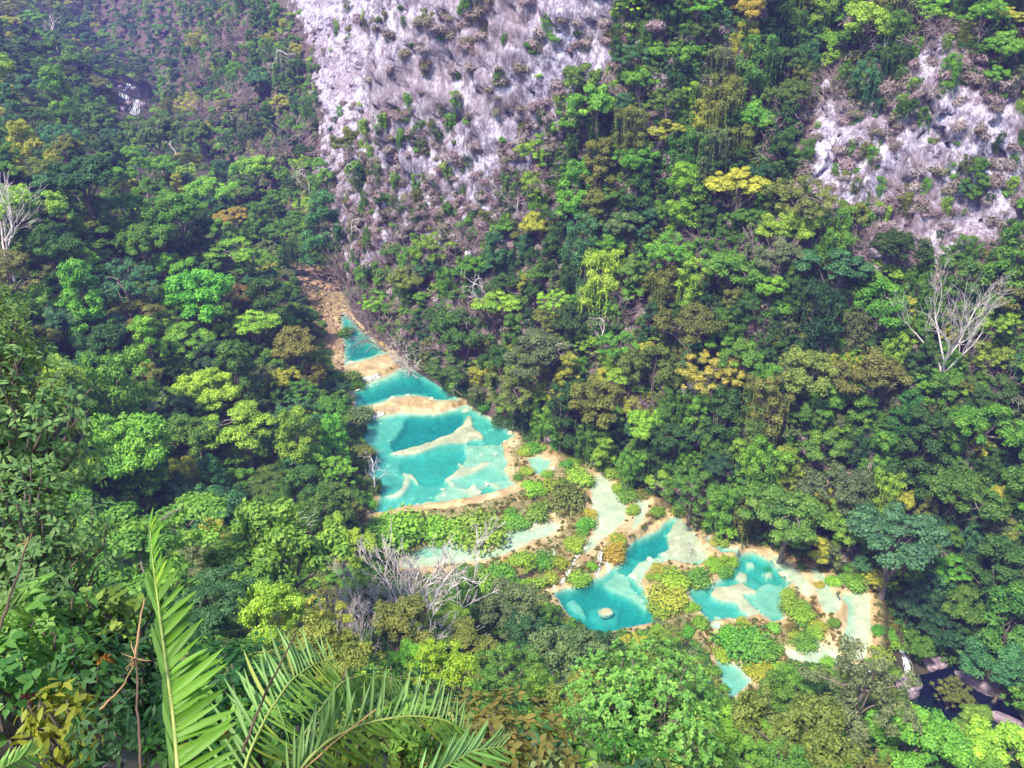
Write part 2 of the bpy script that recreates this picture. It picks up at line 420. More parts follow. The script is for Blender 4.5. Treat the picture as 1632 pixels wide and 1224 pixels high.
# dams and bare crust between the pools: level, outline
RIMS = [
    (4.08, [(545, 588), (580, 579), (600, 571), (628, 562), (645, 570), (640, 579), (620, 585), (612, 594), (600, 602), (580, 607), (563, 611), (552, 602)]),
    (3.38, [(738, 640), (742, 642), (722, 649), (690, 656), (640, 654), (610, 659), (590, 665), (570, 676), (562, 666), (564, 657), (600, 647), (630, 636), (660, 634), (700, 642)]),
    (2.68, [(590, 818), (612, 818), (650, 808), (700, 802), (750, 795), (790, 786), (826, 774), (838, 782), (800, 795), (750, 806), (700, 812), (650, 818), (610, 828), (585, 828)]),
]
# ledges and hollows on the pool beds: depth, soft edge (px), outline
BED = [
    (1.6, 6, [(573, 685), (600, 668), (648, 660), (640, 680), (625, 697), (590, 707), (578, 705)]),
    (5.2, 7, [(650, 661), (690, 662), (735, 656), (738, 672), (715, 690), (685, 701), (655, 709), (628, 712), (622, 703), (640, 682)]),
    (2.0, 8, [(750, 660), (790, 676), (810, 690), (790, 700), (772, 695), (760, 680)]),
    (2.7, 12, [(640, 728), (690, 718), (746, 714), (735, 735), (715, 758), (690, 770), (645, 760), (635, 745)]),
    (.75, 5, [(742, 706), (798, 706), (808, 735), (800, 760), (818, 772), (780, 782), (740, 792), (700, 797), (690, 790), (712, 770), (735, 750)]),
    (1.1, 5, [(735, 746), (760, 742), (790, 745), (800, 765), (775, 772), (745, 775), (728, 770)]),
    (.08, 3, [(620, 721), (660, 710), (690, 702), (718, 690), (738, 676), (744, 662), (752, 664), (756, 680), (772, 694), (768, 700), (748, 700), (742, 706), (715, 706), (690, 712), (664, 722), (632, 725)]),
    (.12, 3, [(726, 731), (732, 744), (722, 752), (708, 763), (716, 764), (735, 757), (750, 755), (764, 750), (777, 742), (783, 736), (770, 734), (760, 741), (744, 745), (737, 740)]),
    (.15, 2.5, [(706, 762), (713, 758), (726, 772), (720, 774)]),
    (.2, 3, [(640, 752), (656, 754), (670, 770), (663, 769), (652, 762), (652, 776), (642, 790), (622, 794), (610, 790), (630, 786), (641, 774), (642, 762)]),
    (1.8, 2, [(763, 776), (782, 772), (789, 782), (772, 788)]),
    (.2, 2.5, [(712, 772), (738, 777), (760, 775), (785, 768), (797, 775), (780, 790), (790, 781), (780, 772), (762, 778), (766, 790), (750, 790), (740, 782)]),
    (.5, 3, [(590, 606), (596, 612), (580, 618), (568, 622), (564, 616)]),
    (.7, 8, [(655, 868), (690, 868), (716, 866), (712, 882), (680, 886), (656, 884)]),
    (.6, 4, [(842, 730), (856, 728), (858, 744), (848, 746)]),
    (4.8, 8, [(890, 945), (940, 930), (990, 925), (1010, 935), (1035, 960), (1045, 985), (1000, 998), (960, 1008), (930, 998), (905, 972)]),
    (4.8, 6, [(1000, 880), (1015, 865), (1050, 848), (1062, 845), (1065, 862), (1050, 876), (1022, 882)]),
    (.15, 6, [(1060, 852), (1080, 824), (1100, 840), (1116, 866), (1128, 890), (1100, 897), (1072, 890), (1048, 882), (1066, 870)]),
    (.35, 5, [(1000, 915), (1012, 898), (1035, 888), (1062, 884), (1075, 892), (1048, 900), (1034, 910), (1028, 930), (1018, 936)]),
    (.9, 6, [(960, 930), (985, 908), (1000, 915), (1010, 935), (1040, 965), (1030, 972), (1000, 950), (975, 940)]),
    (3.0, 12, [(940, 960), (960, 955), (990, 962), (985, 985), (955, 990), (938, 975)]),
    (1.6, 5, [(898, 955), (915, 948), (930, 962), (935, 980), (915, 972)]),
    (1.1, 6, [(1160, 945), (1190, 940), (1240, 920), (1256, 940), (1250, 975), (1222, 985), (1200, 960)]),
    (.05, 4, [(1133, 944), (1142, 934), (1165, 932), (1182, 928), (1205, 940), (1206, 948), (1186, 946), (1188, 954), (1170, 960), (1150, 958), (1136, 952)]),
    (.12, 5, [(1172, 958), (1190, 954), (1212, 975), (1232, 985), (1215, 992), (1195, 980), (1180, 972)]),
    (2.8, 5, [(1182, 886), (1204, 882), (1222, 892), (1250, 918), (1240, 928), (1210, 922), (1190, 905)]),
    (.5, 3, [(1188, 895), (1200, 893), (1205, 902), (1194, 905)]), (.4, 3, [(1214, 912), (1228, 908), (1234, 918), (1220, 922)]),
    (.2, 4, [(1178, 908), (1190, 912), (1192, 925), (1180, 930), (1172, 922)]),
    (.5, 6, [(1342, 952), (1354, 952), (1358, 980), (1352, 1010), (1344, 1030), (1340, 1024), (1350, 988)]),
    (.08, 6, [(1360, 950), (1384, 955), (1386, 1015), (1372, 1045), (1356, 1035), (1364, 990)]),
]
# green islets and grassy banks (moss weight)
print("ground ready")

TX = np.arange(-58, 80, .36); TY = np.arange(72, 216, .36)
gX, gY = np.meshgrid(TX, TY, indexing='ij')
wu = 3.0 * N1.fbm(gX * .25, gY * .25) + 2.2 * N2.fbm(gX * .9, gY * .9, 3)
wv = 3.0 * N2.fbm(gX * .25 + 50, gY * .25) + 2.2 * N3.fbm(gX * .9, gY * .9, 3)
L = np.full(gX.shape, 1.5)
for it in range(3):
    u, v, dep = project(gX, gY, L)
    u = u + wu; v = v + wv * .8
    num = np.zeros(gX.shape); den = np.zeros(gX.shape)
    sdp, best = [], np.full(gX.shape, -1e9)
    for nm, lv, dp, sf, poly in POOLS:
        s = poly_sd(poly, u, v); sdp.append(s)
        w = 1 / np.maximum(-s, .4) ** 3; num += w * lv; den += w; best = np.maximum(best, s)
    sdr = []
    for lv, poly in RIMS:
        s = poly_sd(poly, u, v); sdr.append(s)
        w = 1 / np.maximum(-s, .4) ** 3; num += w * lv; den += w
    L = num / den
rimsd = np.max(np.stack(sdr), 0)
inside = best > 0
depth_base = np.zeros(gX.shape)
for (nm, lv, dp, sf, poly), s in zip(POOLS, sdp):
    depth_base = np.where(s > 0, .06 + dp * smooth(s / sf), depth_base)
for dp, sf, poly in BED:
    s = poly_sd(poly, u, v)
    w = smooth(.5 + s / (sf * .55))
    depth_base = np.where(inside, depth_base * (1 - w) + np.minimum(dp, depth_base * 0 + dp) * w, depth_base)
# edge taper so every bed meets its shore
edge = smooth(np.maximum(best, 0) / 2.5)
rough = .16 * N1.fbm(gX * .7, gY * .7) + .10 * N3.fbm(gX * 2.2, gY * 2.2, 2)
depth_bed = np.where(inside, .42 * depth_base * (.15 + .85 * edge) + np.where(depth_base > .6, rough * .8, rough * .2), 0)
land_h = .10 + .022 * np.clip(-best, 0, 30) + np.clip(rough, -.06, 1) + .02
land_h = np.where(rimsd > 0, .12 + .6 * np.maximum(rough, 0), land_h)
BEDZ = L + np.where(inside, -np.maximum(depth_bed, .02), land_h)
far_w = smooth((-best - 14) / 30)
BEDZ = BEDZ * (1 - far_w) + (ground(gX, gY) - .2) * far_w
# stay near the outlines
near = (best > -46) & (dep > 0)
crust = np.where(inside, smooth((.14 - depth_bed) / .14) * .8, 1.0)
crust = np.clip(np.where(rimsd > -1, 1.0, crust), 0, 1)
cream_zone = np.zeros(gX.shape)
for i in (4, 5, 6, 9, 10, 11, 12): cream_zone = np.maximum(cream_zone, smooth(.5 + sdp[i] / 6))
crust = np.clip(crust * (1 - .85 * cream_zone) * (.75 + .5 * N2.fbm(gX / 3, gY / 3)), 0, 1)
moss = np.where(inside, 0, .15 + .45 * smooth((-best - 2 + 7 * N1.fbm(gX / 4, gY / 4)) / 14)) * (rimsd < 0)
moss = np.where(best < -26, 1, moss)

def grid_mesh(name, X, Y, Z, mask, mat, attrs=None, sm=True):
    n, m = X.shape
    idx = -np.ones((n, m), int)
    fm = mask[:-1, :-1] & mask[1:, :-1] & mask[1:, 1:] & mask[:-1, 1:]
    used = np.zeros((n, m), bool)
    used[:-1, :-1] |= fm; used[1:, :-1] |= fm; used[1:, 1:] |= fm; used[:-1, 1:] |= fm
    idx[used] = np.arange(used.sum())
    V = np.c_[X[used], Y[used], Z[used]]
    q = np.stack([idx[:-1, :-1][fm], idx[1:, :-1][fm], idx[1:, 1:][fm], idx[:-1, 1:][fm]], -1)
    return mesh_np(name, V, q, mat, sm, {k: a[used] for k, a in (attrs or {}).items()}), used, q

me, _, _ = grid_mesh("travertine_terrace", gX, gY, BEDZ, near, M_trav, dict(crust=crust, moss=moss))
ter = tag(link("travertine_terrace_ground", me), "cream and tan travertine terraces holding the pools on the valley floor", kind='structure')

# water in each pool: closed body, top at the pool's level, bottom under the bed
def water_body(name, mask, level, bot, mat, label):
    m2 = mask.copy()
    m2[1:, :] |= mask[:-1, :]; m2[:-1, :] |= mask[1:, :]; m2[:, 1:] |= mask[:, :-1]; m2[:, :-1] |= mask[:, 1:]
    n, m = mask.shape
    fm = m2[:-1, :-1] & m2[1:, :-1] & m2[1:, 1:] & m2[:-1, 1:]
    if not fm.any(): return None
    used = np.zeros((n, m), bool)
    used[:-1, :-1] |= fm; used[1:, :-1] |= fm; used[1:, 1:] |= fm; used[:-1, 1:] |= fm
    idx = -np.ones((n, m), int); k = int(used.sum()); idx[used] = np.arange(k)
    Vt = np.c_[gX[used], gY[used], np.full(k, level)]
    Vb = np.c_[gX[used], gY[used], np.minimum(bot[used], level) - .6]
    q = np.stack([idx[:-1, :-1][fm], idx[1:, :-1][fm], idx[1:, 1:][fm], idx[:-1, 1:][fm]], -1)
    E = np.concatenate([q[:, [0, 1]], q[:, [1, 2]], q[:, [2, 3]], q[:, [3, 0]]])
    key = E[:, 0].astype(np.int64) * 10 ** 7 + E[:, 1]; rev = E[:, 1].astype(np.int64) * 10 ** 7 + E[:, 0]
    be = E[~np.isin(key, rev)]
    side = np.c_[be[:, 1], be[:, 0], be[:, 0] + k, be[:, 1] + k]
    me = mesh_np(name, np.r_[Vt, Vb], [q, q[:, ::-1] + k, side], mat)
    return tag(link(name, me), label, kind='structure')
for (nm, lv, dp, sf, poly), s in zip(POOLS, sdp):
    other = np.max(np.stack([t for t in sdp if t is not s]), 0)
    water_body("pool_water", (s > -.5) & (rimsd < 1) & (other < s), lv, BEDZ, M_pool, "clear turquoise water of a travertine pool")

# coarse ground everywhere else; dips under the terraces
HX = np.arange(-400, 200, 2.5); HY = np.arange(-14, 720, 2.5)
hX, hY = np.meshgrid(HX, HY, indexing='ij')
hZ = ground(hX, hY)
hZ += (1.0 * N1.fbm(hX / 14, hY / 14) + .4 * N2.fbm(hX / 4, hY / 4)) * np.clip(np.hypot(hX, hY) / 40, .1, 1)
ix = np.clip(((hX + 58) / .36).astype(int), 0, gX.shape[0] - 1); iy = np.clip(((hY - 72) / .36).astype(int), 0, gX.shape[1] - 1)
inbox = (hX > -58) & (hX < 79) & (hY > 72) & (hY < 215)
bd = np.where(inbox, best[ix, iy], -99); bz = np.where(inbox, BEDZ[ix, iy], 0)
w = smooth((bd + 42) / 30)
hZ = np.where(inbox, hZ * (1 - w) + (np.minimum(bz, np.where(inbox, L[ix, iy], 0)) - 3.0) * w, hZ)
me, _, _ = grid_mesh("terrain", hX, hY, hZ, np.ones(hX.shape, bool), M_forest_floor)
terrain = tag(link("terrain", me), "dark forest floor of the left bank and the near hillside", kind='structure')

# ------------------------------------------------------------------ the gorge wall on the right: profile swept along the bank
bk = np.array([(b[0], b[1], b[2], *b[3]) for b in BANK], float)
ss = np.r_[0, np.cumsum(np.hypot(*(np.diff(bk[:, :2], axis=0).T)))]
SN = 260
prof = []
for b in BANK:
    pr = np.array(b[4], float); al = np.r_[0, np.cumsum(np.hypot(*(np.diff(pr, axis=0).T)))]
    sl = np.linspace(0, 1, SN) * al[-1]
    o, h = np.interp(sl, al, pr[:, 0]), np.interp(sl, al, pr[:, 1])
    k = np.ones(7) / 7
    o2 = np.convolve(np.pad(o, 3, 'edge'), k, 'valid'); h2 = np.convolve(np.pad(h, 3, 'edge'), k, 'valid')
    prof.append(np.c_[o2, h2])
prof = np.array(prof)
ts = []
for i in range(len(ss) - 1):
    c = .5 * (bk[i, :2] + bk[i + 1, :2]); step = np.clip(np.hypot(*c) / 190, .45, 2.5)
    ts.append(np.arange(ss[i], ss[i + 1], step))
ts = np.concatenate(ts)
def catmull(x, xs, Y):
    i = np.clip(np.searchsorted(xs, x) - 1, 0, len(xs) - 2)
    f = smooth((x - xs[i]) / (xs[i + 1] - xs[i])) * .35 + .65 * (x - xs[i]) / (xs[i + 1] - xs[i])
    f = f.reshape((-1,) + (1,) * (Y.ndim - 1))
    return Y[i] * (1 - f) + Y[i + 1] * f
B = catmull(ts, ss, bk); PF = catmull(ts, ss, prof)
def blur(A, w):
    k = np.exp(-.5 * (np.arange(-12, 13) / w) ** 2); k /= k.sum(); sh = A.shape; A2 = A.reshape(len(A), -1)
    P_ = np.pad(A2, ((12, 12), (0, 0)), 'edge'); return sum(P_[i:i + len(A2)] * k[i] for i in range(25)).reshape(sh)
B = blur(B, 3.5); PF = blur(PF, 5.0)
def blocks_noise(x, y, seed):
    """each cell of a jittered lattice gets its own set-back and tilt: fractured rock faces"""
    r_ = np.random.default_rng(seed); J = r_.random((64, 64, 2)); Hh = r_.normal(size=(64, 64)); Tt = r_.normal(size=(64, 64, 2))
    xi, yi = np.floor(x).astype(int), np.floor(y).astype(int); bd = np.full(x.shape, 1e9); out = np.zeros(x.shape); d2nd = np.full(x.shape, 1e9)
    for i in (-1, 0, 1):
        for j in (-1, 0, 1):
            a, b = (xi + i) % 64, (yi + j) % 64
            fx, fy = x - (xi + i + J[a, b, 0]), y - (yi + j + J[a, b, 1]); d = fx * fx + fy * fy
            val = Hh[a, b] + Tt[a, b, 0] * fx + Tt[a, b, 1] * fy
            d2nd = np.minimum(d2nd, np.maximum(d, bd)); m_ = d < bd; out = np.where(m_, val, out); bd = np.minimum(bd, d)
    return out, np.sqrt(d2nd) - np.sqrt(bd)
nn = B[:, 3:5] / np.linalg.norm(B[:, 3:5], axis=1)[:, None]
off, hgt = PF[..., 0], PF[..., 1]
wX = B[:, 0, None] + nn[:, 0, None] * off
wY = B[:, 1, None] + nn[:, 1, None] * off
wZ = B[:, 2, None] + hgt - 1.0
T2 = np.repeat(ts[:, None], SN, 1); S2 = wZ
Sa = np.cumsum(np.r_['1', np.zeros((len(ts), 1)), np.hypot(np.diff(off, axis=1), np.diff(hgt, axis=1))], axis=1)
bulge = 3.0 * N1.fbm(T2 / 24, Sa / 26) + 2.6 * (.5 - np.abs(N2.fbm(T2 / 9, Sa / 13))) + 1.5 * N3.fbm(T2 / 4, Sa / 5.5, 4) + .8 * (.4 - np.abs(N1.fbm(T2 / 2.6, Sa / 4, 3)))
wx_, wy_ = T2 + 2.5 * N1.fbm(T2 / 6, Sa / 6), Sa + 3 * N2.fbm(T2 / 6, Sa / 6)
b1, e1 = blocks_noise(wx_ / 6.5, wy_ / 11, 5); b2, e2 = blocks_noise(wx_ / 2.4, wy_ / 3.6, 6)
bulge += .6 * b1 + .45 * b2 - .9 * (e1 < .06) - .35 * (e2 < .07)
fade = smooth((hgt - 1) / 8)
wX -= nn[:, 0, None] * bulge * fade; wY -= nn[:, 1, None] * bulge * fade
pu, pv, pd = project(wX, wY, wZ)
# where the wall is bare rock (outlines from the photo), the rest is soil under forest
ROCK = [
    (.95, [(480, -60), (540, -60), (570, 440), (535, 440), (515, 330), (500, 200)]),
    (1.0, [(440, -60), (1010, -60), (985, 60), (975, 130), (930, 150), (900, 200), (860, 240), (850, 300), (760, 330), (690, 320), (650, 330), (600, 300), (560, 260), (525, 230), (515, 140), (480, 60)]),
    (.95, [(1262, 370), (1280, 250), (1300, 110), (1340, 110), (1360, 180), (1410, 160), (1440, 100), (1460, 40), (1520, 40), (1540, 120), (1580, 150), (1700, 110), (1700, 360), (1600, 400), (1540, 430), (1480, 440), (1370, 430), (1340, 370), (1290, 410)]),
    (.55, [(950, 560), (1000, 570), (1030, 640), (1020, 690), (990, 690), (970, 620)]),
    (.4, [(930, 440), (990, 450), (1050, 480), (1060, 530), (960, 510)]),
    (.72, [(515, 240), (600, 290), (690, 310), (850, 290), (900, 330), (880, 380), (760, 430), (700, 420), (620, 430), (560, 440), (535, 430)]),
]
rockw = np.zeros(pu.shape)
for wgt, poly in ROCK:
    rockw = np.maximum(rockw, wgt * smooth(.5 + poly_sd(poly, pu + 14 * N1.fbm(T2 / 7, S2 / 7), pv + 14 * N2.fbm(T2 / 7, S2 / 7)) / 50))
soil = 1.0 - rockw * .82
n, m = wX.shape
ids = np.arange(n * m).reshape(n, m)
q = np.stack([ids[:-1, :-1], ids[:-1, 1:], ids[1:, 1:], ids[1:, :-1]], -1).reshape(-1, 4)
WV = np.c_[wX.ravel(), wY.ravel(), wZ.ravel()]
me = mesh_np("gorge_wall", WV, q, M_rock, True, dict(soil=soil.ravel()))
gw = tag(link("gorge_wall_hill", me), "steep right side of the gorge with bare violet-grey limestone", kind='structure')
print("walls ready", len(WV))

# ------------------------------------------------------------------ one search tree over all ground, for standing things on it
def tri(q): return np.r_[q[:, [0, 1, 2]], q[:, [0, 2, 3]]]
def bvh_of(o):
    me = o.data; V = np.empty(len(me.vertices) * 3, np.float32); me.vertices.foreach_get("co", V)
    Fc = np.empty(len(me.loops), np.int32); me.loops.foreach_get("vertex_index", Fc)
    return V.reshape(-1, 3), Fc.reshape(-1, 4)
Vs, Fs, off0 = [], [], 0
for o in (terrain, gw, ter):
    a, b = bvh_of(o); Vs.append(a); Fs.append(b + off0); off0 += len(a)
BV = BVHTree.FromPolygons(np.concatenate(Vs).tolist(), np.concatenate(Fs).tolist())
EYEV = Vector((0, 0, EYE))
def hit(u, v):
    d = Vector(at_depth(u, v, 1.0)) - EYEV
    r = BV.ray_cast(EYEV, d.normalized())
    return r[0]
def drop(x, y, top=400.0):
    r = BV.ray_cast(Vector((x, y, top)), Vector((0, 0, -1)))
    return r[0].z if r[0] else float(ground(np.array([x]), np.array([y]))[0])
def seen(p, slack=2.0):
    d = Vector(p) - EYEV; L_ = d.length
    r = BV.ray_cast(EYEV, d.normalized(), L_ - slack)
    return r[0] is None

# ------------------------------------------------------------------ foliage built from leaf-sized faces
def cards(c, nrm, ln, wd, rg, droop=.25, fold=.18):
    """rhombic leaves at centres c with normals nrm"""
    n = len(c)
    nrm = nrm / (np.linalg.norm(nrm, axis=1)[:, None] + 1e-9)
    r = rg.normal(size=(n, 3)); r[:, 2] -= droop
    a = r - nrm * (r * nrm).sum(1)[:, None]; a /= np.linalg.norm(a, axis=1)[:, None] + 1e-9
    b = np.cross(nrm, a)
    ln = np.broadcast_to(ln, n)[:, None]; wd = np.broadcast_to(wd, n)[:, None]
    V = np.stack([c - a * ln * .5, c + b * wd * .5 + nrm * wd * fold, c + a * ln * .5, c - b * wd * .5 + nrm * wd * fold], 1).reshape(-1, 3)
    Q = np.arange(4 * n).reshape(n, 4)
    return V, Q

def clump_leaves(clumps, total, ln, rg, flat=.75, aspect=.6, up=.35, bias=.25, wild=.75):
    """clumps: list of (centre, radius); returns V, Q, tint"""
    rad = np.array([r for _, r in clumps]); w = rad ** 2; w = w / w.sum()
    Vs, Ts, n0 = [], [], 0
    for (c, r), wi in zip(clumps, w):
        n = max(6, int(total * wi))
        d = rg.normal(size=(n, 3)); d[:, 2] = d[:, 2] + bias; d /= np.linalg.norm(d, axis=1)[:, None]
        rr = r * (.40 + .80 * rg.random(n) ** .8) * (1 + .22 * np.sin(d[:, 0] * 5 + c[0] * 3) * np.cos(d[:, 1] * 4 + c[1] * 5))
        p = np.asarray(c) + d * rr[:, None] * (1, 1, flat)
        nr = d * (1, 1, 1.2) + rg.normal(size=(n, 3)) * wild * .6 + (0, 0, up)
        V, Q = cards(p, nr, ln * (.65 + .7 * rg.random(n)), ln * aspect * (.65 + .7 * rg.random(n)), rg)
        Vs.append(V); Ts.append(np.clip(.48 + rg.normal() * .12 + rg.normal(size=n) * .19, 0, 1))
    V = np.concatenate(Vs); T = np.concatenate(Ts)
    return V, np.arange(len(V)).reshape(-1, 4), T

def leaf_mesh(name, V, Q, T, mat): return mesh_np(name, V, Q, mat, False, None, dict(tint=T))

def curve_pts(p0, p1, sag, rg, n=6, wob=.12):
    p0, p1 = np.asarray(p0, float), np.asarray(p1, float); t = np.linspace(0, 1, n)[:, None]
    L_ = np.linalg.norm(p1 - p0)
    P = p0 + (p1 - p0) * t + np.array((0, 0, sag)) * L_ * t * (1 - t)
    P[1:-1] += rg.normal(size=(n - 2, 3)) * wob * L_ * .3
    return P

def species(kind, seed):
    """one tree of crown radius ~5: returns trunk mesh, crown mesh"""
    rg = np.random.default_rng(seed); RR = 5.0; cl = []; extra = None
    def lobes(n, fx, fz, h, per, cr, lr=(.34, .5)):
        for i in range(n):
            a = i * 6.28 / n + rg.random() * 1.2; q = (0 if i == 0 else 1) * (.35 + .4 * rg.random())
            c = np.array((math.cos(a) * RR * fx * q, math.sin(a) * RR * fx * q, h + RR * fz * (1.05 - q) * rg.uniform(.5, 1.1))); r = RR * rg.uniform(*lr)
            for j in range(per):
                d = rg.normal(size=3); d[2] = d[2] * .8 + .35; d /= np.linalg.norm(d)
                cl.append((c + d * r * rg.uniform(.5, 1.0) * (1, 1, .7), RR * rg.uniform(*cr)))
    if kind == 'broad':
        h0 = 5.0 + rg.random() * 1.5; lobes(int(5 + rg.integers(3)), 1.0, .55, h0 + 1.2, 11, (.09, .19))
        V, Q, T = clump_leaves(cl, 11500, .35, rg, flat=.66, up=.55)
    elif kind == 'layered':
        h0 = 5.5; lobes(int(6 + rg.integers(3)), 1.15, .42, h0 + .8, 8, (.11, .20), (.26, .42))
        V, Q, T = clump_leaves(cl, 9500, .32, rg, flat=.34, up=.9, bias=.4, wild=.7)
    elif kind == 'tall':
        h0 = 3.5
        for i in range(62):
            z = rg.random(); a = rg.random() * 6.28; rr = RR * .66 * math.sqrt(rg.random()) * (1.1 - .6 * z)
            cl.append((np.array((math.cos(a) * rr, math.sin(a) * rr, h0 + z * 9.5)), RR * (.09 + .10 * rg.random())))
        V, Q, T = clump_leaves(cl, 10000, .33, rg, flat=.7, up=.55)
    elif kind == 'airy':
        h0 = 5.0
        for i in range(75):
            d = rg.normal(size=3); d[2] = abs(d[2]) - .1; d /= np.linalg.norm(d); rr = RR * (.4 + .62 * rg.random())
            cl.append((np.array((d[0] * rr, d[1] * rr, h0 + 1 + d[2] * rr * .75)), RR * (.06 + .08 * rg.random())))
        V, Q, T = clump_leaves(cl, 7500, .26, rg, flat=.55, up=.6)
    else:  # clumps up a leaning column and curtains of creeper hanging from them
        h0 = 3.0; N = 46; lean = rg.normal(size=2) * .12
        for i in range(N):
            z = rg.random() ** .8; a = rg.random() * 6.28; rr = RR * .62 * math.sqrt(rg.random())
            cl.append((np.array((math.cos(a) * rr + lean[0] * z * 9, math.sin(a) * rr + lean[1] * z * 9, h0 + z * 8.5)), RR * (.08 + .12 * rg.random())))
        V, Q, T = clump_leaves(cl, 6500, .30, rg, flat=.7, up=.5)
        P, Nn = [], []
        for i in range(110):
            c, r = cl[rg.integers(N)]; a = rg.random() * 6.28; s = c + np.array((math.cos(a), math.sin(a), -.1)) * r * .9
            ln_ = min(1.5 + 5 * rg.random() ** 1.5, s[2] + .5); k = max(3, int(ln_ / .15))
            zz = np.linspace(0, -ln_, k); wob = np.cumsum(rg.normal(size=(k, 2)) * .06, axis=0)
            P.append(np.c_[s[0] + wob[:, 0], s[1] + wob[:, 1], s[2] + zz]); Nn.append(np.c_[np.full(k, math.cos(a)), np.full(k, math.sin(a)), np.full(k, .3)] + rg.normal(size=(k, 3)) * .6)
        P = np.concatenate(P); Nn = np.concatenate(Nn)
        V2, _ = cards(P, Nn, .30, .2, rg, droop=1.5)
        T2_ = np.clip(.40 + rg.normal(size=len(P)) * .14, 0, 1)
        V = np.r_[V, V2]; Q = np.arange(len(V)).reshape(-1, 4); T = np.r_[T, T2_]
    g = Geo()
    top = np.array((rg.normal() * .5, rg.normal() * .5, h0 + 2.0))
    P = curve_pts((0, 0, -2.5), top, 0, rg, 7, .05)
    g.tube(P, np.linspace(.34, .17, 7), 6)
    for i in rg.permutation(len(cl))[:13]:
        c, r = cl[i]
        s = P[min(6, 3 + int(rg.integers(4)))]
        g.tube(curve_pts(s, c, .12, rg, 5), np.linspace(.13, .035, 5), 4)
    return g.mesh("trunk", M_bark), leaf_mesh("crown", V, Q, T, M_leaf)

def branch_skeleton(g, p, d, ln, r, lev, rg, spread=.55, kids=(4, 6), upw=.25, shrink=.62, k=5, twig=.012, wander=.16):
    n = 6 if lev > 1 else 4
    P = [np.array(p, float)]; dd = np.array(d, float)
    for i in range(n - 1):
        dd = dd + rg.normal(size=3) * wander + np.array((0, 0, upw * .25)); dd /= np.linalg.norm(dd)
        P.append(P[-1] + dd * ln / (n - 1))
    P = np.array(P); rad = np.linspace(r, max(r * .42, twig), n)
    g.tube(P, rad, max(3, k))
    if lev <= 0: return
    for j in range(int(rg.integers(kids[0], kids[1] + 1))):
        t = .3 + .7 * rg.random() if j else 1.0
        x = t * (n - 1); i = min(int(x), n - 2); q = P[i] + (P[i + 1] - P[i]) * (x - i)
        base = P[i + 1] - P[i]; base /= np.linalg.norm(base)
        side = rg.normal(size=3); side -= base * side.dot(base); side /= np.linalg.norm(side)
        nd_ = base + side * spread * (.6 + .8 * rg.random()); nd_[2] += upw * .5; nd_ /= np.linalg.norm(nd_)
        branch_skeleton(g, q, nd_, ln * shrink * (.75 + .5 * rg.random()), max(np.interp(x, range(n), rad) * .62, twig), lev - 1, rg, spread, kids, upw, shrink, k - 1, twig, wander)

def bare(kind, seed, mat, k=6):
    rg = np.random.default_rng(seed); g = Geo()
    if kind == 'vase':       # one trunk that opens into upright limbs, 10 m
        P = curve_pts((0, 0, -1.5), (.3, 0, 3.2), 0, rg, 6, .04); g.tube(P, np.linspace(.26, .17, 6), 7)
        for i in range(6):
            a = i * 1.05 + rg.random() * .6; d = np.array((math.cos(a) * .75, math.sin(a) * .75, 1)); d /= np.linalg.norm(d)
            branch_skeleton(g, P[-1 - (i % 2)], d, 4.6, .12, 3, rg, .62, (4, 5), .22, .58, 5, .010)
    elif kind == 'thicket':  # many stems from the ground, 4 m across
        for i in range(11):
            a = rg.random() * 6.28; d = np.array((math.cos(a) * .6, math.sin(a) * .6, .9)); d /= np.linalg.norm(d)
            branch_skeleton(g, (math.cos(a) * .3, math.sin(a) * .3, -.3), d, 1.9, .045, 2, rg, .8, (4, 6), .05, .62, 3, .016, .25)
    elif kind == 'wisp':     # thin pale trunk with small crooked crown
        P = curve_pts((0, 0, -1), (.8, .2, 5), 0, rg, 7, .12); g.tube(P, np.linspace(.16, .07, 7), 6)
        for i in range(5):
            a = rg.random() * 6.28; d = np.array((math.cos(a) * .8, math.sin(a) * .8, .8)); d /= np.linalg.norm(d)
            branch_skeleton(g, P[3 + i % 4], d, 2.0, .06, 2, rg, .7, (3, 4), .15, .6, 4, .016, .25)
    return g.mesh("branches", mat)

SPEC = {}
for kind, nv in (('broad', 5), ('layered', 3), ('tall', 3), ('airy', 3), ('vine', 4)):
    SPEC[kind] = [species(kind, 100 + 17 * i + len(kind)) for i in range(nv)]
BARE = {k: [bare(k, 40 + i, mt) for i in range(3)] for k, mt in (('vase', M_pale), ('thicket', M_twig), ('wisp', M_pale))}

def bush_mesh(seed, rad=1.0, n=420, ln=.26, flat=.8, mat=None, hump=7, spiky=False):
    rg = np.random.default_rng(seed); cl = []
    for i in range(hump):
        a = rg.random() * 6.28; rr = rad * .62 * math.sqrt(rg.random())
        cl.append((np.array((math.cos(a) * rr, math.sin(a) * rr, rad * (.15 + .4 * rg.random() * (1 - rr / rad)))), rad * (.34 + .2 * rg.random())))
    V, Q, T = clump_leaves(cl, n, ln, rg, flat=flat, aspect=.15 if spiky else .55, up=.1 if spiky else .5, bias=.5)
    return leaf_mesh("foliage", V, Q, T, mat or M_leaf)
print("species ready")

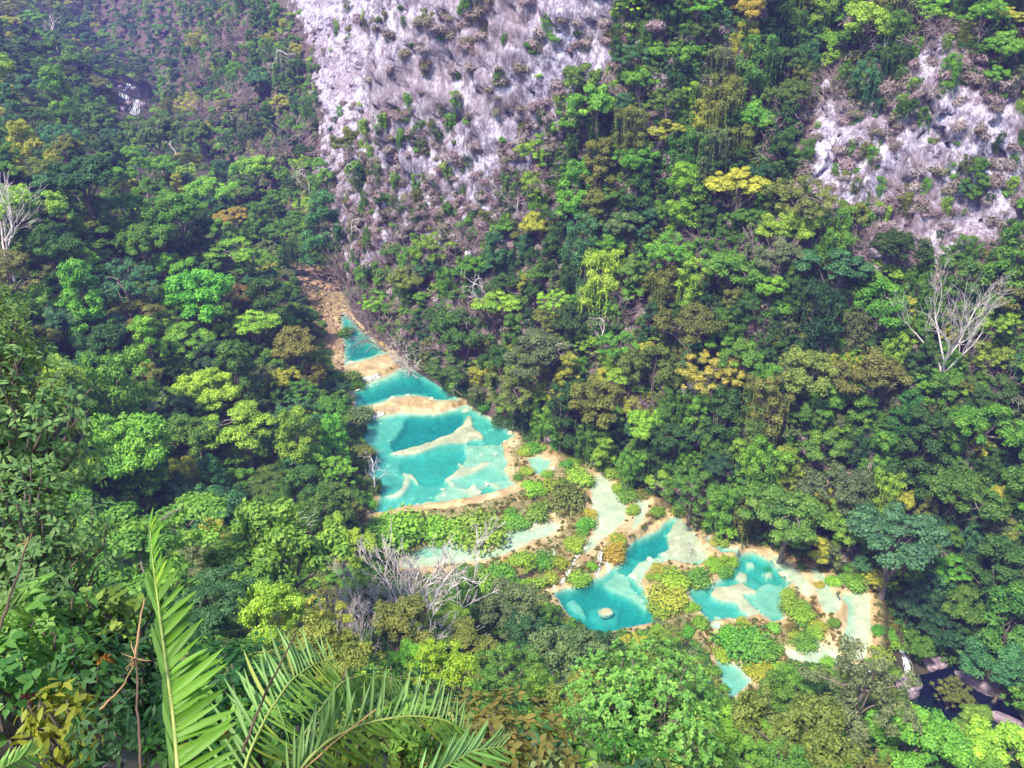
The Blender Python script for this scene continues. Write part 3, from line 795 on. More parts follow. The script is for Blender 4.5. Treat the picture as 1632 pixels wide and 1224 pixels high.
def scatter(name, meshes, P, scl, idx, label, rz=None, tilt=None):
    """one object of kind stuff: copies of the meshes stood on the points P"""
    src = bpy.data.collections.new(name + "_source")
    for i, me in enumerate(meshes):
        o = bpy.data.objects.new("%s_source_%02d" % (name, i), me); src.objects.link(o)
    n = len(P)
    me = bpy.data.meshes.new(name); me.vertices.add(n); me.vertices.foreach_set("co", np.asarray(P, np.float32).ravel())
    for k, a, ty in (("scl", scl, 'FLOAT'), ("rz", rz if rz is not None else rng.random(n) * 6.28, 'FLOAT'), ("tx", tilt if tilt is not None else np.zeros(n), 'FLOAT'), ("idx", idx, 'INT')):
        at = me.attributes.new(k, ty, 'POINT'); at.data.foreach_set("value", np.asarray(a, np.int32 if ty == 'INT' else np.float32))
    me.update()
    ng = bpy.data.node_groups.new(name, 'GeometryNodeTree')
    ng.interface.new_socket("Geometry", in_out='INPUT', socket_type='NodeSocketGeometry')
    ng.interface.new_socket("Geometry", in_out='OUTPUT', socket_type='NodeSocketGeometry')
    gi, go = ng.nodes.new("NodeGroupInput"), ng.nodes.new("NodeGroupOutput")
    ci = ng.nodes.new("GeometryNodeCollectionInfo"); ci.inputs[0].default_value = src; ci.inputs[1].default_value = True; ci.inputs[2].default_value = True
    ip = ng.nodes.new("GeometryNodeInstanceOnPoints"); ip.inputs["Pick Instance"].default_value = True
    def na(nm, ty):
        a = ng.nodes.new("GeometryNodeInputNamedAttribute"); a.data_type = ty; a.inputs[0].default_value = nm; return a.outputs[0]
    cx = ng.nodes.new("ShaderNodeCombineXYZ")
    ng.links.new(na("tx", 'FLOAT'), cx.inputs[0]); ng.links.new(na("rz", 'FLOAT'), cx.inputs[2])
    ng.links.new(gi.outputs[0], ip.inputs["Points"]); ng.links.new(ci.outputs[0], ip.inputs["Instance"])
    ng.links.new(na("idx", 'INT'), ip.inputs["Instance Index"]); ng.links.new(cx.outputs[0], ip.inputs["Rotation"])
    ng.links.new(na("scl", 'FLOAT'), ip.inputs["Scale"]); ng.links.new(ip.outputs[0], go.inputs[0])
    o = link(name, me); md = o.modifiers.new("scatter", 'NODES'); md.node_group = ng
    return tag(o, label, None, None, 'stuff')

def with_mat(me, mat):
    c = me.copy(); c.materials.clear(); c.materials.append(mat); return c

# ------------------------------------------------------------------ where things may stand
CLEAR = [(542, 488), (560, 498), (625, 556), (650, 568), (740, 632), (830, 686), (930, 738), (955, 748), (1040, 790), (1080, 814), (1130, 846), (1180, 864), (1235, 874), (1315, 900), (1392, 944), (1440, 1030),
         (1455, 1085), (1400, 1078), (1330, 1062), (1240, 1046), (1205, 1100), (1165, 1110), (1130, 1040), (1060, 985), (1000, 1003), (940, 1006), (880, 955), (800, 905), (640, 910), (632, 870), (575, 832), (598, 800), (592, 752), (588, 690), (568, 650), (563, 600), (546, 560)]
RIVER = [(1408, 1088), (1440, 1030), (1470, 1064), (1535, 1060), (1590, 1108), (1632, 1148), (1618, 1160), (1560, 1130), (1480, 1118)]
GRAVEL = [(452, 398), (478, 404), (508, 428), (540, 440), (550, 470), (546, 500), (536, 520), (544, 560), (548, 590), (534, 590), (524, 552), (520, 520), (498, 490), (480, 452), (466, 425)]
FAR_RIVER = [(185, 128), (238, 128), (240, 185), (188, 185)]
RU, RV, RS = -160, -160, 3.0
_ru, _rv = np.meshgrid(RU + RS * np.arange(652), RV + RS * np.arange(600), indexing='ij')
def raster(f): return f(_ru, _rv)
R_CLEAR = raster(lambda u, v: poly_sd(CLEAR, u, v))
R_BLOCK = np.max(np.stack([R_CLEAR + 4, poly_sd(RIVER, _ru, _rv), poly_sd(GRAVEL, _ru, _rv) - 2, poly_sd(FAR_RIVER, _ru, _rv) - 2]), 0)
R_GRAV = raster(lambda u, v: poly_sd(GRAVEL, u, v))
R_ROCK = np.max(np.stack([w_ * smooth(.5 + poly_sd(pl, _ru, _rv) / 50) for w_, pl in ROCK]), 0)
def look(Rr, u, v):
    i = np.clip(np.rint((np.asarray(u) - RU) / RS).astype(int), 0, Rr.shape[0] - 1); j = np.clip(np.rint((np.asarray(v) - RV) / RS).astype(int), 0, Rr.shape[1] - 1)
    return Rr[i, j]
_bu, _bv = np.array([0, -1, 1, 0, -.7, .7, 0]), np.array([0, 0, 0, -.8, -.6, -.6, .8])
def blocks(u, v, r): return bool((look(R_BLOCK, u + _bu * r, v + _bv * r) > 0).any())
def rock_at(u, v): return float(look(R_ROCK, u, v))
DEAD = {'rust', 'gold'}
trees = []      # dicts: p, kind, variant, scale, colour, u, v (crown centre), r (px)
def crown_info(p, kind, s):
    hc = {'broad': 7.6, 'layered': 7.0, 'tall': 8.4, 'airy': 7.2, 'vine': 7.0}[kind] * s
    u, v, d = project(np.array([p[0]]), np.array([p[1]]), np.array([p[2] + hc]))
    rr = {'broad': 5.0, 'layered': 5.2, 'tall': 4.0, 'airy': 5.2, 'vine': 3.9}[kind] * s * F / d[0]
    return float(u[0]), float(v[0]), float(d[0]), float(rr)
def pick(rg, table):
    ks = list(table); w = np.array([table[k] for k in ks], float); return ks[int(rg.choice(len(ks), p=w / w.sum()))]
def add_tree(p, kind, s, colour, label=None, sink=0.0):
    u, v, d, r = crown_info(p, kind, s)
    trees.append(dict(p=np.array(p, float) - (0, 0, sink), kind=kind, s=s, colour=colour, u=u, v=v, d=d, r=r, label=label))

# named trees: crown centre (u, v) and width in the photo, species, colour, words
def feature(u, v, wpx, kind, colour, label):
    hcw = {'broad': 7.6, 'layered': 7.0, 'tall': 8.4, 'airy': 7.2, 'vine': 7.0}[kind]; rw = {'broad': 5.0, 'layered': 5.2, 'tall': 4.0, 'airy': 5.2, 'vine': 3.9}[kind]
    vb = v + wpx * .5
    for it in range(6):
        h = hit(u, vb)
        if h is None: return
        d = (h - EYEV).dot(Vector((0, CP, -SP)))
        s = wpx / 2 / F * d / rw
        uu, vv, _, _ = crown_info(h, kind, s)
        vb += (v - vv) * .9
    add_tree(h, kind, s, colour, label)
for f in (
    (1170, 300, 100, 'layered', 'yellow', "yellow flat-tiered tree on the ridge left of the pale rock face"),
    (1312, 440, 125, 'layered', 'teal', "broad blue-green tiered tree below the right pale rock face"),
    (45, 320, 120, 'broad', 'lime', "bright lime crown behind the white leafless tree at the left edge"),
    (382, 345, 62, 'layered', 'gold', "small golden tiered tree beside the dark gap above the river bend"),
    (1130, 600, 115, 'airy', 'gold', "thin straw-yellow tree leaning over the middle of the right slope"),
    (80, 548, 70, 'broad', 'olive', "olive-brown crown above the big-leaved shrub on the left edge"),
    (262, 215, 85, 'broad', 'dull', "dull grey-green round crown just below the far white rapids"),
    (228, 498, 95, 'layered', 'olive', "pale feathery flat crown in the middle of the left slope"),
    (310, 540, 90, 'layered', 'fresh', "fresh green tiered crown to the right of the pale feathery crown"),
    (400, 680, 130, 'layered', 'lime', "wide yellow-green flat crown with forked pale trunk left of the main pool"),
    (160, 285, 120, 'broad', 'deep', "large dark blue-green crown right of the lime crown"),
    (1350, 1105, 190, 'airy', 'dull', "grey-green fine-leaved tree in front of the lowest cream pools"),
    (1505, 1105, 75, 'airy', 'olive', "olive tree standing over the dark lower river"),
    (1545, 680, 110, 'broad', 'fresh', "fresh green domed crown under the tall white leafless tree"),
    (1155, 842, 38, 'broad', 'lime', "small lime-green round tree on the far bank above the lower pools"),
    (1075, 700, 90, 'broad', 'dark', "dark round crown hanging over the bank right of the main pool"),
    (536, 692, 64, 'tall', 'fresh', "light green slender tree on the left shore of the main pool"),
    (880, 630, 46, 'airy', 'yellow', "small yellow-green tree with pale drooping stems above the far bank"),
    (530, 648, 66, 'broad', 'mid', "mid green crown leaning over the left end of the second tan dam"),
    (545, 748, 76, 'airy', 'fresh', "loose fresh green crown over the left shore of the stepped pool"),
    (508, 596, 60, 'broad', 'olive', "olive crown on the left bank beside the upper narrow pool"),
    (480, 775, 90, 'broad', 'dark', "dark crown just left of the stepped pool's lower left shore"),
    (1440, 1180, 170, 'broad', 'fresh', "fresh green crown at the bottom edge right of the grey-green tree"),
    (1250, 1190, 190, 'broad', 'olive', "olive-green crown at the bottom edge below the grey-green tree"),
    (1575, 1195, 130, 'broad', 'lime', "yellow-green crown at the bottom right corner by the river"),
    (640, 1010, 120, 'broad', 'olive', "reddish olive crown behind the spreading leafless tree"),
    (820, 960, 120, 'broad', 'dull', "grey-green crown right of the spreading leafless tree"),
):
    feature(*f)
N_FEAT = len(trees)

# the rest of the forest
rgf = np.random.default_rng(21)
acc = np.zeros((6000, 3)); acc[:len(trees)] = [(t['u'], t['v'], t['r']) for t in trees]; nacc = len(trees)
def zone_tree(u, v, d, p):
    right = p[0] > -45 and (project(np.array([p[0]]), np.array([p[1]]), np.array([p[2]]))[1][0] < 1e9) and BVside(p)
    return right
def BVside(p):
    # true when the point lies on the right side of the river
    i = np.argmin(np.hypot(bk[:, 0] - p[0], bk[:, 1] - p[1])); b = bk[i]
    return (p[0] - b[0]) * b[3] + (p[1] - b[1]) * b[4] > -1.5
def try_tree(u, v, smin, smax, gap):
    h = hit(u, v)
    if h is None: return
    d = (h - EYEV).dot(Vector((0, CP, -SP)))
    if d < 38: return
    right = BVside(h)
    if right and rgf.random() < rock_at(u, v) * 1.02: return
    if right:
        kind = pick(rgf, dict(broad=4, layered=1.2, tall=2.2, airy=2, vine=3.2)); sc = rgf.uniform(smin, smax) * .78
        colour = pick(rgf, dict(dark=2.6, deep=1.6, mid=5, fresh=4.6, lime=3, olive=2.4, yellow=.8, teal=1.0, dull=1.2))
    else:
        kind = pick(rgf, dict(broad=5, layered=2.6, tall=1, airy=1.6, vine=.4)); sc = rgf.uniform(smin, smax)
        colour = pick(rgf, dict(dark=2.6, deep=1.8, mid=6, fresh=5, lime=2.4, olive=1.6, yellow=.5, teal=1.4, dull=.7))
    if d < 75: sc = min(sc, .75)
    cu, cv, cd, r = crown_info(h, kind, sc)
    if cu < -r * .9 or cu > 1632 + r * .9 or cv < -r - 20 or cv > 1224 + r * 1.4: return
    if blocks(cu, cv, r * .85): return
    if right and rgf.random() < rock_at(cu, cv) * .9: return
    if right and 540 < cu < 800 and 330 < cv < 520 and rgf.random() < .5: return
    global nacc
    A = acc[:nacc]
    if ((A[:, 0] - cu) ** 2 + ((A[:, 1] - cv) * 1.25) ** 2 < (gap * (A[:, 2] + r)) ** 2).any(): return
    acc[nacc] = (cu, cv, r); nacc += 1; add_tree(h, kind, sc, colour, None, .4)
for (n, a, b, gap) in ((500, 1.45, 1.85, .74), (3000, 1.0, 1.35, .66), (6000, .7, 1.0, .54), (9000, .42, .7, .48)):
    for i in range(n):
        try_tree(rgf.uniform(-90, 1720), rgf.uniform(-70, 1420), a, b, gap)
print("trees", len(trees))

COLWORD = dict(dark="dark green", deep="deep blue-green", mid="mid green", fresh="fresh green", lime="lime green", olive="olive", yellow="yellow-green", gold="golden", teal="blue-green", rust="russet", dull="grey-green")
KINDWORD = dict(broad="domed tree", layered="flat-tiered tree", tall="slender tree", airy="open feathery tree", vine="creeper-hung tree")
NAME = dict(broad="broadleaf_tree", layered="tiered_tree", tall="slender_tree", airy="feathery_tree", vine="creeper_tree")
LAND = [("far white rapids", 212, 155), ("dark gorge gap", 190, 60), ("dull round crown", 262, 215), ("left white leafless tree", 25, 370), ("left lime crown", 60, 300),
        ("golden bend tree", 382, 345), ("gravel river bend", 480, 440), ("upper narrow pool", 575, 545), ("second pool", 650, 615), ("broad stepped pool", 700, 730), ("cream shelf pool", 760, 880),
        ("deep teal pool", 960, 950), ("lower turquoise pool", 1180, 930), ("lowest cream channels", 1340, 1000), ("dark lower river", 1510, 1100), ("tall white leafless tree", 1530, 520),
        ("right pale rock face", 1450, 250), ("yellow ridge tree", 1170, 300), ("blue-green tiered tree", 1312, 440), ("straw-yellow leaning tree", 1130, 600), ("central bare cliff", 740, 150),
        ("foot of the central cliff", 700, 380), ("left corner of the cliff", 520, 250), ("bottom grey-green tree", 1350, 1105), ("bright round-leaved tree", 1000, 1110), ("spreading leafless tree", 670, 920),
        ("tall upright frond", 260, 1000), ("left glossy shrub", 60, 720), ("pale feathery crown", 228, 498), ("forked pale trunk", 315, 700), ("top of the right slope", 1250, 40), ("shaded right bank", 1520, 900)]
def place_words(u, v):
    nm, x, y = min(LAND, key=lambda q: (q[1] - u) ** 2 + (q[2] - v) ** 2)
    dx, dy = u - x, v - y
    if abs(dx) > abs(dy): return ("right of the " if dx > 0 else "left of the ") + nm
    return ("below the " if dy > 0 else "above the ") + nm

rank = sorted(range(len(trees)), key=lambda i: -(trees[i]['r'] + (1e4 if trees[i]['label'] else 0)))
single, rest = rank[:300], rank[300:]
TMPL = {}
made = []
for i in single:
    t = trees[i]; var = int(rgf.integers(len(SPEC[t['kind']]))); tm, cm = SPEC[t['kind']][var]
    o = link(NAME[t['kind']], None, None, t['p']); o.empty_display_size = .5
    o.rotation_euler = (rgf.normal() * .05, rgf.normal() * .05, rgf.random() * 6.28); o.scale = (t['s'], t['s'], t['s'] * rgf.uniform(.88, 1.12))
    a = link("trunk", tm, o); b_ = link("crown", cm, o)
    c = np.array(PAL[t['colour']]) * (1 + rgf.normal() * .12) * (1 + rgf.normal(size=3) * .08)
    b_.color = (*np.clip(c, .005, .6), 1)
    size = "small" if t['r'] < 26 else ("large" if t['r'] > 48 else "")
    lab = t['label'] or " ".join((size + " " + COLWORD[t['colour']] + " " + KINDWORD[t['kind']].replace("open feathery", "feathery") + " " + place_words(t['u'], t['v'])).split())
    tag(o, lab, "tree", "trees of the gorge forest")
    made.append((o, lab, t['u'], t['v']))
def distinct(made):
    by = {}
    for q in made: by.setdefault(q[1], []).append(q)
    for lab, qs in by.items():
        if len(qs) == 1: continue
        us = [q[2] for q in qs]; vs = [q[3] for q in qs]
        hor = max(us) - min(us) > max(vs) - min(vs)
        qs = sorted(qs, key=lambda q: q[2] if hor else q[3])
        n = len(qs)
        words2 = {2: (("left of two", "right of two") if hor else ("upper of two", "lower of two")),
                  3: (("leftmost of three", "middle of three", "rightmost of three") if hor else ("highest of three", "middle of three", "lowest of three"))}.get(n)
        if n > 3:
            o_ = ["first", "second", "third", "fourth", "fifth", "sixth", "seventh", "eighth", "ninth"]
            words2 = [(o_[min(i, 8)] + (" from the left" if hor else " from the top")) for i in range(n)]
        for q, w2 in zip(qs, words2): q[0]["label"] = q[1] + ", " + w2
distinct(made)

mix_src = [with_mat(SPEC[k][j][1], M_leaf_mix) for k, j in (('broad', 0), ('broad', 1), ('broad', 2), ('layered', 0), ('layered', 1), ('tall', 0), ('tall', 1), ('airy', 0), ('airy', 1), ('vine', 0), ('vine', 1), ('vine', 2))]
first = dict(broad=(0, 3), layered=(3, 2), tall=(5, 2), airy=(7, 2), vine=(9, 3))
if rest:
    scatter("far_forest", mix_src, [trees[i]['p'] for i in rest], [trees[i]['s'] for i in rest],
            [first[trees[i]['kind']][0] + int(rgf.integers(first[trees[i]['kind']][1])) for i in rest], "small mixed crowns filling the forest on both sides of the gorge")

# undergrowth between the trees: low leafy mounds
us = rgf.uniform(-80, 1712, 52000); vs_ = rgf.uniform(-60, 1330, 52000)
UP, US, UI = [], [], []
GP, GS, GI = [], [], []
VP, VS, VI = [], [], []
for u, v in zip(us, vs_):
    if blocks(u, v, 5): continue
    h = hit(u, v)
    if h is None: continue
    d = (h - EYEV).length
    if d < 22: continue
    if look(R_CLEAR, u, v) > -9: continue
    right = BVside(h); ro = rock_at(u, v) if right else 0
    s = rgf.uniform(.7, 1.6) * (1 if d < 250 else 1.5)
    if ro > .15:
        q_ = rgf.random()
        pat = float(N1.fbm(np.array([u / 45]), np.array([v / 38]))[0]) + ((v - 200) / 750 if u < 1180 else -.22)
        if q_ < ro * (.96 if pat < .05 else .55): continue
        if rgf.random() < .74: GP.append(h - Vector((0, 0, .2))); GS.append(rgf.uniform(.5, 1.25)); GI.append(int(rgf.integers(3))); continue
        s *= .9
    elif right and rgf.random() < (.5 if (540 < u < 900 and 330 < v < 560) else .2):
        GP.append(h - Vector((0, 0, .2))); GS.append(rgf.uniform(.6, 1.3)); GI.append(int(rgf.integers(3))); continue
    if ro > .15:
        if rgf.random() < .65: VP.append(h - Vector((0, 0, .9))); VS.append(rgf.uniform(.12, .42)); VI.append(int(rgf.integers(4))); continue
    UP.append(h - Vector((0, 0, .25))); US.append(s); UI.append(int(rgf.integers(6)))
bushes = [bush_mesh(300 + i, 1.0, 380, .30, mat=M_scrub, hump=6 + i % 3) for i in range(6)]
scatter("undergrowth", bushes, UP, US, UI, "low leafy undergrowth covering the forest floor and slopes", tilt=rgf.normal(size=len(UP)) * .25)
M_dry = leaf_material("dry_leaf", [(.22, .165, .16), (.28, .22, .21), (.17, .14, .11), (.31, .26, .25), (.20, .18, .12), (.26, .19, .20)], .15, .8)
dry = [bush_mesh(350 + i, 1.15, 420, .62, mat=M_dry, hump=9, spiky=True) for i in range(4)]
DP = [i for i in range(len(GP)) if i % 5 < 3]; GPk = [i for i in range(len(GP)) if i % 5 >= 3]
scatter("dry_bush_undergrowth", dry, [GP[i] for i in DP], [GS[i] * 1.5 for i in DP], [i % 4 for i in DP], "mauve-brown dry bushes on the rock and the right slope", tilt=rgf.normal(size=len(DP)) * .3)
GP, GS, GI = [GP[i] for i in GPk], [GS[i] for i in GPk], [GI[i] for i in GPk]
scatter("dry_brush_undergrowth", BARE['thicket'], GP, np.array(GS) * .55, GI, "greyish leafless brush clinging to the rock and the slopes", tilt=rgf.normal(size=len(GP)) * .3)
M_creep = leaf_material("creeper_leaf", [PAL[k] for k in ("mid", "fresh", "olive", "dull", "fresh", "lime", "mid", "dark")])
scatter("creeper_undergrowth", [with_mat(SPEC['vine'][i][1], M_creep) for i in range(4)], VP, VS, VI, "green creepers and tufts hanging on the bare rock", tilt=rgf.normal(size=len(VP)) * .3)
print("undergrowth", len(UP), len(GP))
# ------------------------------------------------------------------ things on the terraces
M_trav_rock = plain_material("travertine_rock", [(.3, (.40, .28, .13)), (.55, (.66, .54, .33)), (.75, (.80, .72, .52))], 1.6, .7, bump=.4)
M_wet_rock = plain_material("wet_rock", [(.3, (.20, .19, .09)), (.55, (.34, .32, .18)), (.75, (.45, .42, .26))], 1.6, .6, bump=.4)
M_violet_rock = plain_material("violet_rock", [(.3, (.09, .065, .085)), (.55, (.24, .18, .21)), (.75, (.46, .38, .38))], 1.2, .85, bump=.6)
shrub_var = [bush_mesh(500 + i, 1.0, 1500, .17, flat=.85, hump=12 + i) for i in range(5)]
stem_g = Geo(); _r = np.random.default_rng(5)
for i in range(7):
    a = i * .9; stem_g.tube(curve_pts((math.cos(a) * .1, math.sin(a) * .1, -.4), (math.cos(a) * .6, math.sin(a) * .6, .5), .1, _r, 5), np.linspace(.04, .015, 5), 4)
stem_me = stem_g.mesh("stem", M_bark)
def rock_mesh(name, seed, size, mat, sub=3, rough_=.22):
    bm = bmesh.new(); bmesh.ops.create_icosphere(bm, subdivisions=sub, radius=1)
    nz = Noise2(seed)
    co = np.array([v.co[:] for v in bm.verts])
    dd = 1 + rough_ * nz.fbm(co[:, 0] * 1.7 + co[:, 2] * 2.1, co[:, 1] * 1.7 - co[:, 2] * 1.3) + .3 * rough_ * nz.fbm(co[:, 0] * 6 + co[:, 2] * 5, co[:, 1] * 6, 3)
    co = np.sign(co) * np.abs(co) ** .8 * dd[:, None] * np.array(size)
    for v, c in zip(bm.verts, co): v.co = c
    me = bpy.data.meshes.new(name); bm.to_mesh(me); bm.free(); me.materials.append(mat)
    return me
ISLE = [(640, 834, 88), (690, 832, 60), (600, 842, 74), (765, 834, 84), (735, 836, 50), (822, 824, 44), (800, 832, 30), (862, 808, 46), (850, 772, 38), (838, 748, 26), (905, 782, 70), (925, 752, 44), (885, 768, 44), (935, 830, 34), (865, 887, 40), (890, 894, 36),
        (918, 860, 34), (836, 887, 40), (925, 914, 38), (975, 876, 42), (984, 856, 32), (1001, 786, 36), (1006, 808, 26), (985, 772, 24), (1060, 938, 62), (1052, 962, 46), (1076, 915, 48), (1110, 915, 46), (1157, 908, 30), (1166, 890, 26), (1264, 956, 44),
        (1277, 975, 40), (1256, 942, 28), (1190, 1014, 86), (1158, 1010, 48), (1222, 1028, 50), (1282, 1014, 46), (1302, 992, 34), (1328, 990, 22), (1150, 1036, 36), (1118, 988, 30), (1104, 964, 24), (1094, 1004, 28), (1402, 1042, 40), (1416, 1066, 38), (1398, 1000, 24), (1303, 928, 18),
        (1212, 1062, 40), (1238, 1072, 42), (800, 908, 56), (850, 926, 50), (765, 922, 62), (880, 916, 26), (1030, 760, 30), (960, 738, 26), (1048, 812, 22), (1320, 1052, 26), (590, 800, 24), (872, 752, 20), (815, 812, 22), (1140, 860, 20), (1225, 905, 14), (1310, 1075, 40), (1360, 1080, 40), (1420, 1020, 30)]
def near_pool(u, v):
    lm = [("second pool", 650, 612), ("upper narrow pool", 575, 545), ("stepped pool's upper end", 830, 740), ("stepped pool's rim", 720, 815), ("cream shelf pool", 760, 880), ("braided tan runnels", 905, 870), ("cream chute", 965, 800), ("deep teal pool", 970, 950), ("shallow cream tongue", 1090, 870),
          ("lower turquoise pool", 1180, 930), ("slim cream channel", 1315, 940), ("lowest cream channel", 1365, 1000), ("small bottom pool", 1168, 1080), ("cream apron", 1300, 1040), ("top of the waterfall", 1430, 1045)]
    nm, x, y = min(lm, key=lambda q: (q[1] - u) ** 2 + (q[2] - v) ** 2)
    dx, dy = u - x, v - y
    return (("right of the " if dx > 0 else "left of the ") if abs(dx) > abs(dy) else ("below the " if dy > 0 else "above the ")) + nm
_q = 0
for u, v in zip(rgf.uniform(600, 1440, 2600), rgf.uniform(700, 1100, 2600)):
    if look(R_CLEAR, u, v) < -6 or _q >= 70: continue
    h = hit(u, v)
    if h is None: continue
    i, j = int((h.x + 58) / .36), int((h.y - 72) / .36)
    if not (0 <= i < gX.shape[0] and 0 <= j < gX.shape[1]) or not near[i, j]: continue
    if best[i, j] > -4 or rimsd[i, j] > -3: continue
    ISLE.append((u, v, rgf.uniform(12, 30))); _q += 1
made = []
for (u, v, w_) in ISLE:
    w_ *= 1.22
    h = hit(u, v + w_ * .22)
    if h is None: continue
    d = (h - EYEV).dot(Vector((0, CP, -SP))); s = w_ / 2 / F * d * .95
    o = link("shrub", None, None, h); o.rotation_euler = (0, 0, rgf.random() * 6.28); o.scale = (s, s * rgf.uniform(.8, 1.1), s * rgf.uniform(.65, .95))
    f_ = link("foliage", shrub_var[int(rgf.integers(5))], o); st = link("stem", stem_me, o)
    cn = pick(rgf, dict(lime=6, fresh=3, olive=.5, yellow=1.6))
    c = np.array(PAL[cn]) * (1 + rgf.normal(size=3) * .1); f_.color = (*np.clip(c, .01, .6), 1)
    lab = " ".join((("large " if w_ > 67 else ("tiny " if w_ < 33 else "")) + COLWORD[cn] + " bush " + near_pool(u, v)).split())
    tag(o, lab, "shrub", "bushes on the travertine terraces"); made.append((o, lab, u, v))
distinct(made)
made = []
for (pl, side) in (([(552, 492), (580, 518), (606, 541), (630, 556), (652, 566), (680, 584), (706, 602), (730, 622), (752, 640), (780, 656), (806, 672), (830, 684), (860, 700), (900, 722), (940, 738), (1000, 770), (1046, 794), (1100, 826), (1140, 846), (1200, 862), (1262, 880), (1330, 908), (1388, 940)], 1),
                   ([(548, 520), (552, 556), (560, 600), (566, 632), (572, 664), (578, 692), (580, 722), (582, 750), (590, 778), (584, 806)], -1)):
    for k in range(len(pl) - 1):
        for f_ in (.2, .7):
            u = pl[k][0] + (pl[k + 1][0] - pl[k][0]) * f_ + rgf.normal() * 3 - 1 * side; v = pl[k][1] + (pl[k + 1][1] - pl[k][1]) * f_ + rgf.normal() * 3 + 1 * side
            if rgf.random() < .12 or (side > 0 and k < 4) or (side < 0 and k % 2): continue
            h = hit(u, v)
            if h is None: continue
            d = (h - EYEV).dot(Vector((0, CP, -SP))); w_ = rgf.uniform(20, 44); s = w_ / 2 / F * d
            o = link("bank_shrub", None, None, h); o.rotation_euler = (0, 0, rgf.random() * 6.28); o.scale = (s, s * rgf.uniform(.8, 1.2), s * rgf.uniform(.8, 1.3))
            fo = link("foliage", shrub_var[int(rgf.integers(5))], o); st = link("stem", stem_me, o)
            cn = pick(rgf, dict(dark=3, mid=4, fresh=2, olive=2, dull=1, lime=1)); c = np.array(PAL[cn]) * (1 + rgf.normal(size=3) * .1); fo.color = (*np.clip(c, .01, .6), 1)
            lab = COLWORD[cn] + " bush on " + ("far" if side > 0 else "left") + " bank " + near_pool(u, v)
            tag(o, lab, "shrub", "bushes overhanging the shores of the pools"); made.append((o, lab, u, v))
distinct(made)
SPt, SSc = [], []
ii, jj = np.nonzero(inside & near & (best > 1.5))
for k in rgf.choice(len(ii), 900, replace=False):
    i, j = ii[k], jj[k]
    if N1.fbm(np.array([gX[i, j] / 5]), np.array([gY[i, j] / 5]))[0] < -.05: continue
    SPt.append((gX[i, j], gY[i, j], BEDZ[i, j])); SSc.append(.10 + .55 * rgf.random() ** 5)
scatter("bed_pebbles", [rock_mesh("pebble", 80 + i, (1.2, 1, .45), M_trav_rock, 2, .4) for i in range(3)], SPt, SSc, rgf.integers(0, 3, len(SPt)), "tan stones lying on the beds of the pools")
# tufts of rough grass on the crust
GT, GS2 = [], []
for u, v in zip(rgf.uniform(540, 1450, 17000), rgf.uniform(480, 1110, 17000)):
    b_ = look(R_CLEAR, u, v)
    if b_ < -14: continue
    h = hit(u, v)
    if h is None: continue
    i, j = int((h.x + 58) / .36), int((h.y - 72) / .36)
    if not (0 <= i < gX.shape[0] and 0 <= j < gX.shape[1]): continue
    if best[i, j] > -1.2 or rimsd[i, j] > -1.5 or not near[i, j]: continue
    if rgf.random() > .25 + .6 * smooth((-best[i, j] - 2) / 10): continue
    GT.append(h - Vector((0, 0, .05))); GS2.append(rgf.uniform(.15, .55))
M_tuft = leaf_material("tuft_leaf", [(.16, .15, .03), (.24, .19, .05), (.12, .16, .025), (.20, .12, .05), (.10, .14, .02), (.28, .20, .07)])
tufts = [bush_mesh(600 + i, 1.0, 260, .55, mat=M_tuft, hump=5, spiky=True) for i in range(3)]
scatter("grass_tufts", tufts, GT, GS2, rgf.integers(0, 3, len(GT)), "rough yellow-green grass tufts on the travertine crust")

def boulder(u, v, wpx, hpx, label, mat, seed, rot=0, lift=.1, z=None):
    h = Vector(at_z(u, v, z)) if z is not None else hit(u, v)
    if h is None: return
    d = (h - EYEV).dot(Vector((0, CP, -SP))); s = wpx / 2 / F * d
    o = link("boulder", rock_mesh("boulder", seed, (s, s * hpx[0], s * hpx[1]), mat), None, h + Vector((0, 0, lift * s)))
    o.rotation_euler = (0, 0, rot); tag(o, label, "rock", "boulders by the water"); return o
boulder(742, 657, 15, (.8, .6), "small tan boulder standing in the top edge of the broad stepped pool", M_trav_rock, 1, .3)
boulder(965, 977, 23, (.8, .34), "pale cream boulder awash in the middle of the deep teal pool", M_wet_rock, 2, .2, 0, -.30)
boulder(880, 747, 9, (.9, .7), "tiny cream boulder in the small nook pool beside the broad stepped pool", M_trav_rock, 3, 0, .2)
boulder(815, 690, 13, (.7, .5), "tan boulder at the right tip of the broad stepped pool", M_trav_rock, 4, .8)
boulder(1438, 1098, 66, (.6, .5), "violet-grey rock hump at the foot of the waterfall", M_violet_rock, 5, .4, .0)
boulder(1562, 1094, 74, (.30, .30), "long pale rock bar on the far edge of the dark river", M_violet_rock, 6, -.75, .15, -7.4)
boulder(1606, 1152, 54, (.35, .3), "flat brownish rock at the dark river by the right edge", M_violet_rock, 7, -.6, .1, -7.3)
boulder(1490, 1060, 36, (.8, .6), "reddish brown rock under the bank beside the waterfall", M_violet_rock, 8, .2, .2)
for i, (u, v, w_) in enumerate(((192, 140, 9), (213, 144, 11), (222, 156, 8), (206, 166, 10), (228, 170, 12), (196, 176, 12))):
    boulder(u, v, w_, (.9, .8), "dark wet boulder among the far white rapids, number from the top left " + ["first", "second", "third", "fourth", "fifth", "sixth"][i], M_violet_rock, 20 + i, i, .3)

